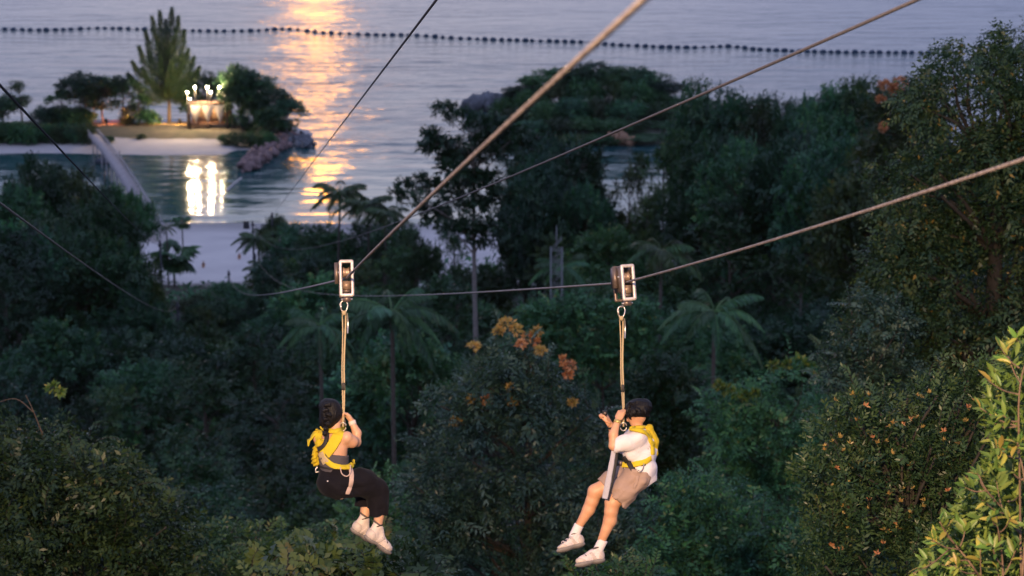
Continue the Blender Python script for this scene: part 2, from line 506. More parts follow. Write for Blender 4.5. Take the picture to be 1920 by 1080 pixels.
def leaf_fine(C, A, N, L, W):
    """leaves with a midrib fold and a curved blade (8 points each)"""
    A = unit(A); B = unit(np.cross(A, N)); N2 = np.cross(B, A)
    L = np.asarray(L)[:, None]; W = np.asarray(W)[:, None]
    def p(t, s, h): return C + A * L * t + B * W * s + N2 * (W * h - L * .16 * t * t)
    V = np.stack([p(0, 0, 0), p(.33, -.46, .20), p(.33, 0, 0), p(.33, .46, .20), p(.7, -.40, .18), p(.7, 0, 0), p(.7, .40, .18), p(1, 0, 0)], 1).reshape(-1, 3)
    o = np.arange(len(C))[:, None] * 8
    T = np.concatenate([o + np.array([[0, 2, 1]]), o + np.array([[0, 3, 2]]), o + np.array([[5, 6, 7]]), o + np.array([[4, 5, 7]])])
    Q = np.concatenate([o + np.array([[1, 2, 5, 4]]), o + np.array([[2, 3, 6, 5]])])
    return V, T, Q

def rand_dirs(g, n, up_bias=0.0):
    d = g.normal(size=(n, 3)); d[:, 2] += up_bias
    return unit(d)

def foliage(g, lobes, per_area, leaves, size, aspect=.5, clump=.45, inner=.18, up=.35, droop=.15, tone=None, floor=None):
    """leaf clumps on and in a set of ellipsoid lobes [(centre, radii)].  Returns V, Q, v"""
    Cs, Ds, Ts, Zs = [], [], [], []
    for c, r in lobes:
        r = np.asarray(r) * np.ones(3)
        n = max(3, int(per_area * 4 * np.pi * (r.mean() ** 2)))
        d = rand_dirs(g, n, up)
        rad = np.where(g.random(n) < inner, g.uniform(.2, .8, n), g.uniform(.80, 1.08, n))
        Cs.append(np.asarray(c) + d * r * rad[:, None]); Ds.append(unit(d / r)); Ts.append(np.full(n, g.uniform(-.2, .2))); Zs.append(np.full(n, g.uniform(.75, 1.3)))
    C = np.vstack(Cs); D = np.vstack(Ds); T = np.concatenate(Ts); Z = np.concatenate(Zs)
    n = len(C)
    # each clump is a small leafy spray: a twig direction, a shared face, leaves alternating along it
    tw = unit(D * .75 + g.normal(size=(n, 3)) * .45 + np.array([0, 0, .15 - droop]))
    nc = np.array([0, 0, 1.0]) * .75 + D * .45 + g.normal(size=(n, 3)) * .4
    nc = unit(nc - (nc * tw).sum(1)[:, None] * tw)
    sd = np.cross(tw, nc)
    ct = np.clip(g.beta(1.2, 1.5, n) + T, 0, 1)
    rep = lambda q: np.repeat(q, leaves, 0)
    C, tw, nc, sd, ct, Z = rep(C), rep(tw), rep(nc), rep(sd), rep(ct), rep(Z)
    m = len(C)
    k = np.tile(np.arange(leaves), n)
    t = (k + .5) / leaves
    sg = np.where(k % 2 == 0, 1.0, -1.0)[:, None]
    L = size * Z * g.uniform(.7, 1.25, m) * (1.05 - .35 * t)
    P = C + tw * ((t - .35) * clump * 2.0 * Z)[:, None] + g.normal(size=(m, 3)) * clump * .10
    A = unit(tw * (.45 + .5 * t)[:, None] + sd * sg * .85 + g.normal(size=(m, 3)) * .2 - np.array([0, 0, droop * .5]))
    N = unit(nc + g.normal(size=(m, 3)) * .22)
    V, Q = leaf_quads(P, A, N, L, L * aspect * g.uniform(.8, 1.2, m))
    v = np.clip(ct * .8 + g.normal(size=m) * .10 + t * .10 + (g.random(m) < .015) * .4, 0, 1)
    return V, Q, v

def limbs(trunk_pts, trunk_r, targets, g, sides=7, limb_r=.35):
    """tapered trunk with limbs reaching into the crown"""
    mb = MB()
    tp = spline(trunk_pts, 8)
    rr = np.interp(np.linspace(0, 1, len(tp)), [0, .06, 1], [trunk_r * 1.35, trunk_r, trunk_r * .35])
    mb.tube(tp, rr, sides + 2)
    for t in targets:
        t = np.asarray(t, float)
        zlow = np.clip(t[2] - np.linalg.norm(t[:2] - tp[-1][:2]) * .7, tp[0][2] + (tp[-1][2] - tp[0][2]) * .3, tp[-1][2])
        k = int(np.argmin(abs(tp[:, 2] - zlow)))
        a = tp[k]
        mid = (a + t) / 2 + g.normal(size=3) * .06 * np.linalg.norm(t - a) + np.array([0, 0, .06 * np.linalg.norm(t - a)])
        q = spline([a, mid, t], 5)
        mb.tube(q, np.linspace(rr[k] * limb_r + .01, max(.015, rr[k] * .08), len(q)), 5)
    return mb

def crown_lobes(g, kind, H, Rr):
    """lobes of a crown for a tree of height H and crown radius Rr (trunk base at the origin)"""
    L = []
    if kind == 'round':
        for i in range(34):
            d = rand_dirs(g, 1, .35)[0]
            r = Rr * g.uniform(.14, .36)
            L.append((np.array([0, 0, H * .66]) + d * np.array([Rr * .78, Rr * .78, H * .26]) * g.uniform(.7, 1.15), (r, r, r * .8)))
    elif kind == 'tall':
        for i in range(34):
            t = g.uniform(.28, .97); a = g.uniform(0, 6.28)
            w = Rr * (1 - abs(t - .5) * 1.1) * g.uniform(.7, 1.35)
            r = Rr * g.uniform(.14, .32)
            L.append((np.array([math.cos(a) * w * .75, math.sin(a) * w * .75, H * t]), (r, r, r * .9)))
    elif kind == 'spread':
        for i in range(36):
            a = g.uniform(0, 6.28); q = g.random() ** .6
            r = Rr * g.uniform(.12, .30)
            L.append((np.array([math.cos(a) * q * Rr * .85, math.sin(a) * q * Rr * .85, H * (.93 - .22 * q * q) + g.normal() * .03 * H]), (r, r, r * .55)))
    elif kind == 'ragged':
        for i in range(24):
            a = g.uniform(0, 6.28); t = g.uniform(.4, 1.0)
            w = Rr * g.uniform(.25, .95) * (1.15 - t * .6)
            r = Rr * g.uniform(.15, .3)
            L.append((np.array([math.cos(a) * w, math.sin(a) * w, H * t]), (r, r, r * .7)))
    elif kind == 'bush':
        for i in range(18):
            d = rand_dirs(g, 1, .5)[0]
            r = Rr * g.uniform(.28, .45)
            c = np.array([0, 0, H * .42]) + d * np.array([Rr * .65, Rr * .65, H * .38])
            c[2] = max(c[2], r * .4)
            L.append((c, (r, r, r * .8)))
    return L

PROTO = {}
def make_tree(key, name, kind, H, Rr, mat, bark, leaf, dens, nleaf, seed, label, group, cat='tree', trunk_r=None, aspect=.5, clump=.45, trunk=True):
    g = np.random.default_rng(seed)
    lobes = crown_lobes(g, kind, H, Rr)
    V, Q, v = foliage(g, lobes, dens, nleaf, leaf, aspect, clump)
    root = thing(name, (0, 0, 0), label, cat, group)
    link('crown', mesh_from('crown_' + key, V, Q, False, v), mat, root)
    tr = trunk_r or H * .018
    tp = [(0, 0, -1.5), (g.normal() * .02 * H, g.normal() * .02 * H, H * .35), (g.normal() * .03 * H, g.normal() * .03 * H, H * .82)]
    mb = limbs(tp, tr, [c for c, r in lobes], g)
    o = mb.build('trunk', bark, root, smooth=True)
    PROTO[key] = dict(root=root, H=float(np.percentile(V[:, 2], 99.7)), R=Rr, used=False, look=label)

ZONES = [(lambda x, y: y > 420 and x > -30, 'on the wooded headland across the channel', 'headland trees'),
         (lambda x, y: y > 400, 'on the sandy islet', 'islet trees'),
         (lambda x, y: y > 222 and x < -14, 'beside the beach', 'beachside trees'),
         (lambda x, y: x < -.165 * y and y > 125, 'on the wooded rise beside the lagoon', 'trees on the rise by the lagoon'),
         (lambda x, y: x > .07 * y and y > 165, 'on the ridge behind the vine-hung tree', 'ridge trees'),
         (lambda x, y: x > .16 * y, 'below the vine-hung tree', 'trees below the vine-hung tree'),
         (lambda x, y: x > -.02 * y and y > 140, 'in the hollow behind the right trolley', 'trees of the hollow'),
         (lambda x, y: y > 140, 'in the forest between the beach and the left trolley', 'trees above the beach'),
         (lambda x, y: x < -.12 * y, 'on the shaded slope left of the left rider', 'trees on the shaded slope'),
         (lambda x, y: x > .04 * y, 'on the slope behind the right rider', 'trees behind the right rider'),
         (lambda x, y: True, 'on the slope between the two riders', 'trees between the riders')]
def zoned(key, x, y, h):
    look = PROTO[key]['look']
    size = 'small ' if h < PROTO[key]['H'] * .8 else ('tall ' if h > PROTO[key]['H'] * 1.2 and 'tall' not in look else '')
    for f, where, gp in ZONES:
        if f(x, y): return size + look + ' ' + where, size + look + ', ' + gp
def place(key, x, y, z, h, rz=None, wide=1.0, label=None, group=None):
    p = PROTO[key]
    if label is None:
        label, group = zoned(key, x, y, h)
    s = h / p['H']
    rz = random.uniform(0, 6.28) if rz is None else rz
    sc = (s * wide, s * wide, s)
    if not p['used']:
        p['used'] = True
        r = p['root']; r.location = (x, y, z); r.rotation_euler = (0, 0, rz); r.scale = sc
        if label: r['label'] = label
        if group: r['group'] = group
        return r
    return copy_tree(p['root'], (x, y, z), rz, sc, label, group)

random.seed(11)
# far and middle forest trees
FK = [
    ('f_round1', 'round_crowned_tree', 'round', 13, 4.6, M_LEAF, 'round-crowned mid green broadleaf tree', 'round-crowned forest trees'),
    ('f_round2', 'dome_crowned_tree', 'round', 12, 5.0, M_LEAF_DARK, 'dark dome-crowned broadleaf tree', 'dark dome-crowned forest trees'),
    ('f_tall', 'narrow_tree', 'tall', 17, 3.6, M_LEAF_DARK, 'tall narrow dark green tree', 'tall narrow forest trees'),
    ('f_spread', 'spreading_tree', 'spread', 14, 5.4, M_LEAF, 'flat-topped spreading green tree', 'spreading forest trees'),
    ('f_ragged', 'open_crowned_tree', 'ragged', 16, 4.6, M_LEAF_OLIVE, 'ragged open-crowned olive tree', 'ragged forest trees'),
    ('f_olive', 'olive_leafed_tree', 'round', 11, 4.4, M_LEAF_OLIVE, 'rounded olive green tree', 'olive forest trees'),
]
for i, (k, nm, kd, H, Rr, mt, lb, gp) in enumerate(FK):
    make_tree(k, nm, kd, H, Rr, mt, M_BARK_DARK if i % 2 else M_BARK, .36, 2.1, 11, 100 + i, lb, gp, clump=.5)
MK = [
    ('m_round', 'leafy_tree', 'round', 11, 4.0, M_LEAF, 'leafy round green tree', 'leafy trees below the zip lines'),
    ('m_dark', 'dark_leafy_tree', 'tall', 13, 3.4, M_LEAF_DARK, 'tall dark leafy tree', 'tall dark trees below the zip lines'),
    ('m_olive', 'loose_leafed_tree', 'ragged', 11, 3.8, M_LEAF_OLIVE, 'loose olive leafed tree', 'olive trees below the zip lines'),
]
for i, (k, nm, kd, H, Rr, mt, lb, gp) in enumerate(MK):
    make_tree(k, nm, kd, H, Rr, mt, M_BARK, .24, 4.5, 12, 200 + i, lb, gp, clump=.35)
make_tree('bush', 'shrub', 'bush', 3.2, 2.4, M_LEAF, M_BARK_DARK, .20, 5.5, 10, 301, 'rounded leafy green shrub', 'rounded understorey shrubs', 'shrub', trunk_r=.06, clump=.3)
make_tree('bush_o', 'shrub', 'bush', 3.0, 2.2, M_LEAF_OLIVE, M_BARK_DARK, .17, 6.5, 10, 302, 'olive leafed shrub', 'olive understorey shrubs', 'shrub', trunk_r=.06, clump=.3)

# skyline of the forest against the water, in photograph pixels
SKX = [-200, 0, 40, 60, 130, 200, 270, 290, 300, 318, 350, 400, 440, 468, 476, 520, 560, 600, 700, 735, 760, 800, 815, 885, 890, 940, 975, 1000, 1115, 1130, 1200, 1280, 1292, 1300, 1400, 1520, 1600, 1700, 1720, 2200]
SKY_ = [380, 372, 320, 298, 305, 350, 360, 420, 555, 575, 562, 545, 525, 520, 440, 415, 425, 425, 420, 420, 410, 410, 485, 485, 400, 380, 330, 265, 265, 398, 402, 398, 300, 165, 190, 190, 165, 150, 140, 140]
def skyline(px):
    return np.interp(px, SKX, SKY_)

def fits(x, y, z, h, r, margin=4):
    """does a tree keep below the forest skyline of the photograph?"""
    px, py = project((x, y, z + h))
    rp = r / (y / math.cos(PITCH)) * F * .8
    lim = max(skyline(px - rp), skyline(px), skyline(px + rp))
    return py > lim + margin, px, py

def forest():
    pts = []
    y = 58.0
    row = 0
    while y < 296:
        step = 6.6 + y * .022
        half = y * .30 + 7
        x = -half + (row % 2) * step * .5
        while x < half:
            X = x + random.uniform(-.35, .35) * step
            Y = y + random.uniform(-.35, .35) * step
            pts.append((X, Y))
            x += step
        y += step * .95
        row += 1
    for (x, y) in pts:
        z = float(ground_z(x, y))
        # sand in view stays clear
        gpx, gpy = project((x, y, z))
        if y > 268 and -75 < x < -28: continue
        keys = ['m_round', 'm_dark', 'm_olive'] if y < 125 else ['f_round1', 'f_round2', 'f_tall', 'f_spread', 'f_ragged', 'f_olive']
        k = random.choice(keys)
        if y < 140 and 240 < gpx < 640: k = 'm_dark'  # only dark-leaved trees here; their colour stands in for the hollow's shade
        p = PROTO[k]
        h = p['H'] * random.uniform(.75, 1.15)
        ok = False
        for _ in range(4):
            ok, px, py = fits(x, y, z, h, p['R'] * h / p['H'])
            if ok: break
            h *= .8
        if not ok or h < 4.0:
            continue
        # keep the flowering tree, the tall shaded hollow and the riders' backdrop readable
        if y < 74 and py < 640: continue
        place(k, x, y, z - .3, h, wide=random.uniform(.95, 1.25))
forest()

def at_top(key, px, py, y, h, label=None, group=None, wide=1.0):
    """a tree whose top shows at a pixel, standing on the ground at distance y"""
    top = at_y(px, py, y)
    z = float(ground_z(top[0], top[1]))
    hh = top[2] - z
    p = PROTO[key]
    return place(key, top[0], top[1], z - .3, hh + .3, label=label, group=group, wide=wide * 4.6 / p['R'] / ((hh + .3) / p['H']))

# trees that make the skyline: (kind, px, py, distance, spread factor)
SKYT = [
    ('f_round2', 70, 294, 205, 1.0), ('f_round1', 18, 345, 200, 1.0), ('f_tall', 112, 306, 215, .8), ('f_ragged', 150, 318, 200, .9), ('f_spread', 215, 350, 215, .9), ('f_spread', 255, 366, 222, .7),
    ('f_round2', 180, 356, 190, 1.0), ('f_ragged', 245, 420, 200, .6), ('f_round2', 100, 390, 180, 1.2), ('f_spread', 20, 420, 170, 1.2), ('f_round1', 150, 430, 175, 1.1), ('f_spread', 215, 450, 178, .9), ('f_olive', 270, 490, 190, .5), ('f_round1', 265, 540, 170, .6),
    ('f_olive', 520, 404, 262, .7), ('f_round1', 565, 418, 255, .8), ('f_round2', 610, 420, 250, .9), ('f_tall', 690, 412, 245, .8), ('f_round1', 740, 405, 240, .8),
    ('f_round2', 530, 470, 235, .8), ('f_round1', 775, 430, 225, .7), ('f_ragged', 850, 425, 228, .6), ('f_round2', 510, 540, 215, .7), ('f_olive', 360, 556, 235, .6), ('f_round1', 420, 528, 238, .6), ('f_round2', 395, 560, 215, .7), ('f_round1', 455, 545, 222, .6),
    ('f_round2', 1010, 262, 240, 1.1), ('f_round2', 1055, 255, 225, 1.2), ('f_tall', 1085, 270, 222, 1.0), ('f_round2', 1030, 330, 215, 1.1), ('f_round1', 1095, 340, 212, .7), ('f_round2', 985, 340, 225, .8),
    ('f_ragged', 1180, 285, 225, .7), ('f_ragged', 1245, 240, 220, .8), ('f_ragged', 1215, 340, 210, .6),
    ('f_ragged', 1295, 150, 240, 1.1), ('f_round2', 1335, 165, 235, 1.3), ('f_round1', 1360, 178, 238, 1.2), ('f_spread', 1385, 185, 225, 1.2), ('f_round2', 1415, 185, 228, 1.2), ('f_round2', 1465, 188, 225, 1.2), ('f_round2', 1525, 180, 215, 1.2), ('f_ragged', 1590, 155, 212, 1.2), ('f_round2', 1630, 160, 205, 1.2), ('f_ragged', 1440, 186, 215, 1.0), ('f_round1', 1495, 192, 220, 1.0), ('f_spread', 1560, 162, 205, 1.1), ('f_ragged', 1612, 146, 200, 1.0), ('f_round2', 1655, 175, 195, 1.0), ('f_round1', 1580, 210, 190, 1.0), ('f_round2', 1700, 160, 190, 1.0),
    ('f_round2', 1335, 255, 205, 1.1), ('f_round1', 1400, 255, 188, 1.1), ('f_round2', 1480, 250, 180, 1.1), ('f_round1', 1550, 260, 172, 1.1), ('f_olive', 1640, 270, 165, 1.1), ('f_round2', 1320, 340, 195, .9),
]
HEAD = [('f_round2', 985, 158, 0), ('f_round1', 1030, 132, 4), ('f_round2', 1085, 122, 0), ('f_tall', 1120, 116, 6), ('f_olive', 1155, 126, 0), ('f_round1', 1205, 130, 2), ('f_round2', 1240, 152, 0), ('f_round1', 1278, 185, -4), ('f_round2', 1180, 124, 8), ('f_round1', 1060, 126, 8),
        ('bush', 955, 182, -6), ('bush', 1000, 168, -8), ('bush_o', 1048, 150, -6), ('bush', 1095, 146, -8), ('bush_o', 1140, 150, -8), ('bush', 1190, 152, -8), ('bush', 1230, 168, -6), ('bush_o', 975, 200, -16), ('bush', 1025, 190, -18), ('bush', 1075, 182, -18), ('bush_o', 1125, 184, -18), ('bush', 1175, 188, -18), ('bush_o', 1220, 192, -16), ('bush', 1260, 200, -10),
        ('bush', 1000, 225, -26), ('bush_o', 1050, 222, -27), ('bush', 1100, 220, -27), ('bush', 1150, 224, -27), ('bush_o', 1200, 224, -25), ('bush', 1245, 228, -20), ('bush_o', 950, 214, -12), ('bush', 1125, 250, -33), ('bush_o', 1085, 250, -33), ('bush', 1200, 252, -31), ('bush', 1235, 250, -27), ('bush_o', 1268, 240, -18)]
for (k, px, py, dy) in HEAD:
    t = at_y(px, py, 470 + dy); z = float(headland_z(t[0], t[1]))
    hh = t[2] - z
    place(k, t[0], t[1], z - .3, hh + .3, wide=(1.35 * 5.0 if k[0] == 'f' else max(4.6, hh * .6)) / PROTO[k]['R'] / (hh / PROTO[k]['H']))
for (k, px, py, y, w) in SKYT:
    at_top(k, px, py, y, None, wide=w)

# ---------------------------------------------------------------- undergrowth that nobody could count
def undergrowth():
    g = np.random.default_rng(55)
    n = 9000
    y = g.uniform(14, 285, n) ** 1.0
    x = g.uniform(-1, 1, n) * (y * .285 + 5)
    z = ground_z(x, y)
    keep = ~((y > 258) & (x > -90) & (x < -18))
    x, y, z = x[keep], y[keep], z[keep]
    lob = np.stack([x, y, z + g.uniform(.1, 1.2, len(x))], 1)
    k = 9
    C = np.repeat(lob, k, 0); s = np.repeat(.16 + y * .0022, k)
    m = len(C)
    P = C + g.normal(size=(m, 3)) * (s * 1.6)[:, None]
    A = unit(g.normal(size=(m, 3)) + np.array([0, 0, .6])); N = unit(g.normal(size=(m, 3)) * .5 + np.array([0, -.2, 1]))
    L = s * g.uniform(.8, 1.6, m)
    V, Q = leaf_quads(P, A, N, L, L * .5)
    o = link('undergrowth', mesh_from('undergrowth', V, Q, False, np.clip(g.beta(2, 3, m), 0, 1)), M_LEAF)
    tag(o, 'low dark leafy undergrowth covering the hillside between the trees', 'undergrowth', kind='stuff')
undergrowth()
# ------------------------------------------------------------------ palms
def frond_mesh(name, g, L, rise, droop, leaflet, n=38, wl=.085, hang=.6):
    t = np.linspace(0, 1, 14)
    ax = np.stack([L * t * (1 - .18 * t), np.zeros(14), rise * t - droop * t * t], 1)
    mb = MB(); mb.tube(ax, np.linspace(.035, .008, 14), 4)
    Vr, Tr, Qr = np.concatenate(mb.V), np.concatenate(mb.T), np.concatenate(mb.Q)
    s = np.repeat(np.linspace(.12, 1, n), 2); side = np.tile([1, -1], n)
    P = np.stack([np.interp(s, t, ax[:, k]) for k in range(3)], 1)
    T = unit(np.stack([np.interp(s, t, np.gradient(ax[:, k])) for k in range(3)], 1))
    S = np.stack([np.zeros_like(s), side, np.zeros_like(s)], 1)
    A = unit(S * .8 + T * .55 + np.array([0, 0, -hang]) + g.normal(size=(len(s), 3)) * .1)
    N = unit(np.array([0, 0, 1.0]) + S * .3 + g.normal(size=(len(s), 3)) * .15)
    LL = leaflet * (np.sin(np.pi * np.clip(s * .85 + .12, 0, 1)) * .8 + .2) * g.uniform(.85, 1.1, len(s))
    V, Q = leaf_quads(P, A, N, LL, np.full(len(s), wl), .2)
    v = np.concatenate([np.full(len(Tr), .9), np.full(len(Qr), .9), np.clip(g.normal(.45, .18, len(Q)), 0, 1)])
    return mesh_from(name, np.vstack([Vr, V]), [Tr, Qr, Q + len(Vr)], False, v)

def fan_mesh(name, g, L, Rf, nseg=17):
    ax = np.stack([np.linspace(0, L, 6), np.zeros(6), -.12 * L * np.linspace(0, 1, 6) ** 2], 1)
    mb = MB(); mb.tube(ax, .018, 4)
    Vr, Tr, Qr = np.concatenate(mb.V), np.concatenate(mb.T), np.concatenate(mb.Q)
    th = np.linspace(-2.3, 2.3, nseg)
    A = np.stack([np.cos(th), np.sin(th), -.25 - .25 * np.abs(th) / 2.3 + g.normal(size=nseg) * .05], 1)
    C = np.repeat(ax[-1:], nseg, 0)
    V, Q = leaf_quads(C, A, np.tile([0, 0, 1.0], (nseg, 1)), Rf * g.uniform(.85, 1.1, nseg), np.full(nseg, Rf * .34), .2)
    v = np.concatenate([np.full(len(Tr), .9), np.full(len(Qr), .9), np.clip(g.normal(.45, .18, len(Q)), 0, 1)])
    return mesh_from(name, np.vstack([Vr, V]), [Tr, Qr, Q + len(Vr)], False, v)

gp = np.random.default_rng(31)
FEATHER = [frond_mesh('frond_up', gp, 2.6, 1.9, 1.5, .75), frond_mesh('frond_mid', gp, 2.8, 1.1, 1.9, .8), frond_mesh('frond_low', gp, 2.6, .2, 1.8, .75)]
BIG = [frond_mesh('frond_up_big', gp, 3.2, 2.2, 1.7, .75, 46, .09, .8), frond_mesh('frond_mid_big', gp, 3.6, 1.2, 2.6, .8, 46, .09, .8), frond_mesh('frond_low_big', gp, 3.2, .1, 2.6, .8, 46, .09, .8)]
FAN = [fan_mesh('fan_a', gp, 1.0, 1.15), fan_mesh('fan_b', gp, .9, 1.05)]
M_CROWNSHAFT_RED = plain('crownshaft_red', (.30, .07, .05), .6)

def palm(px, py, y, label, meshes, n, size, seed, trunk_r=.16, lean=0.0, shaft=None, mat=M_PALM, base_z=None, pitches=(.55, .1, -.5), bark=M_BARK):
    g = np.random.default_rng(seed)
    c = at_y(px, py, y)
    gz = float(ground_z(c[0] - lean, c[1])) if base_z is None else base_z
    root = thing('palm_tree', (c[0] - lean, c[1], gz), label, 'palm tree')
    H = c[2] - gz
    t = np.linspace(0, 1, 10)
    pts = np.stack([lean * t ** 1.6, .12 * np.sin(t * 3), -1 + (H + 1) * t], 1)
    mb = MB(); mb.tube(pts, np.interp(t, [0, .1, 1], [trunk_r * 1.5, trunk_r, trunk_r * .75]), 8)
    link('trunk', mb.mesh('palm_trunk', True), bark, root)
    top = pts[-1]
    if shaft is not None:
        mb = MB(); mb.tube([top - [0, 0, .9], top - [0, 0, .4], top + [0, 0, .15]], [trunk_r * .9, trunk_r * 1.15, trunk_r * .6], 8)
        link('crownshaft', mb.mesh('crownshaft', True), shaft, root)
    for i in range(n):
        ring = i % 3
        me = meshes[min(ring, len(meshes) - 1)] if len(meshes) == 3 else meshes[i % len(meshes)]
        f = link('frond', me, mat, root, top)
        pitch = (-g.uniform(-.15, .15)) if len(meshes) == 3 else -(pitches[ring] + g.uniform(-.25, .25))
        f.rotation_euler = (g.uniform(-.2, .2), pitch, i * 2.399 + g.uniform(-.25, .25))
        s = size * g.uniform(.85, 1.12)
        f.scale = (s, s, s)
    return root

palm(325, 478, 268, 'slim fan palm standing alone on the edge of the pale beach', FAN, 18, 1.8, 1, .17)
palm(341, 414, 283, 'small bushy palm with a red crownshaft at the beach edge', FAN, 11, .85, 2, .12, shaft=M_CROWNSHAFT_RED)
palm(312, 426, 266, 'small olive feather palm beside the forest edge at the beach', FEATHER, 10, .6, 3, .12, mat=M_LEAF_OLIVE)
palm(484, 448, 256, 'feather palm with drooping fronds overhanging the right side of the beach', FEATHER, 18, 1.45, 4, .15)
palm(497, 505, 250, 'low feather palm with hanging brownish fronds beside the beach', FEATHER, 15, 1.25, 5, .15, mat=M_LEAF_OLIVE)
palm(638, 362, 238, 'tall dark feather palm silhouetted against the golden sun glitter', FEATHER, 22, 1.55, 6, .17, lean=.6)
palm(690, 384, 234, 'dense dark feather palm right beside the palm on the sun glitter', FEATHER, 24, 1.5, 7, .17)
palm(722, 398, 230, 'squat feather palm behind the thick zip cable', FEATHER, 18, 1.25, 8, .15)
palm(1340, 585, 104, 'large palm with arching drooping fronds below the right zip trolley', BIG, 15, .95, 9, .14)
palm(735, 585, 112, 'broad palm with long hanging fronds between the two zip trolleys', BIG, 16, 1.15, 10, .16)
palm(1055, 500, 150, 'pale-fronded palm growing beside the pale lattice mast', BIG, 13, .9, 11, .16)
palm(1240, 470, 140, 'dark feather palm in the hollow above the right rider', FEATHER, 14, 1.2, 12, .15)
palm(600, 610, 120, 'shaggy palm half hidden in shade by the left zip lanyard', BIG, 13, .9, 13, .15)

# ------------------------------------------------------------------ the tall tiered tree over the sea
def tiered_tree():
    g = np.random.default_rng(77)
    y = 152.0
    base = at_y(890, 612, y); gz = float(ground_z(base[0], y))
    base = np.array([base[0], y, gz])
    root = thing('tiered_tree', base, 'tall pale-trunked tree with flat tiered foliage pads against the sea', 'tree')
    pads = [(840, 208, 34, 13), (868, 222, 30, 12), (905, 232, 36, 13), (935, 240, 30, 12), (965, 250, 30, 12), (812, 262, 24, 14), (835, 278, 30, 15), (866, 268, 26, 10), (800, 276, 18, 9), (925, 262, 40, 10),
            (870, 300, 34, 18), (905, 290, 36, 15), (850, 322, 30, 18), (960, 292, 30, 12), (985, 268, 26, 12), (762, 352, 22, 14), (790, 340, 24, 13), (775, 372, 26, 14), (815, 352, 24, 14), (745, 362, 12, 10),
            (880, 345, 34, 20), (915, 335, 26, 14), (850, 375, 34, 18), (895, 390, 38, 20), (935, 372, 26, 14), (815, 402, 30, 14), (862, 428, 36, 16), (905, 440, 38, 18), (945, 420, 30, 18), (838, 300, 20, 10)]
    lobes, tg = [], []
    k = F / y
    for (px, py, w, h) in pads:
        c = at_y(px, py, y + g.uniform(-2.2, 2.2)) - base
        lobes.append((c, (w / k, w / k, h / k))); tg.append(c - [0, 0, h / k * .6])
    V, Q, v = foliage(g, lobes, 4.6, 10, .34, .55, .34, inner=.25, up=.5)
    link('crown', mesh_from('tiered_crown', V, Q, False, v), M_LEAF_DARK, root)
    tr = [(0, 0, -1), (.1, 0, 10), at_y(889, 500, y) - base, at_y(888, 330, y) - base, at_y(884, 250, y) - base]
    mb = limbs(tr, .24, tg, g, limb_r=.45)
    link('trunk', mb.mesh('tiered_trunk', True), M_BARK_PALE, root)
tiered_tree()

def px_lobes(g, tops, bottom, y, rr, n, dy=1.5, x0=None, x1=None):
    """lobes filling the outline below a list of (px, py) tops, at distance y (metres r in rr)"""
    tops = np.array(tops, float)
    x0 = tops[0, 0] if x0 is None else x0; x1 = tops[-1, 0] if x1 is None else x1
    L = []
    k = F / y
    for i in range(n):
        px = g.uniform(x0, x1)
        r = g.uniform(*rr)
        t = np.interp(px, tops[:, 0], tops[:, 1])
        u = g.random() ** 1.1
        py = t + r * k * .9 + u * max(0, bottom - t - r * k)
        L.append((at_y(px, py, y + g.uniform(-dy, dy) - u * .5), (r, r, r * .85)))
    for px in np.arange(x0, x1, rr[0] * k * 1.1):          # an uneven upper edge
        r = g.uniform(rr[0] * .5, rr[0])
        t = np.interp(px, tops[:, 0], tops[:, 1])
        L.append((at_y(px, t + r * k * g.uniform(.6, 1.6), y + g.uniform(-dy, dy) * .5), (r, r, r)))
    return L

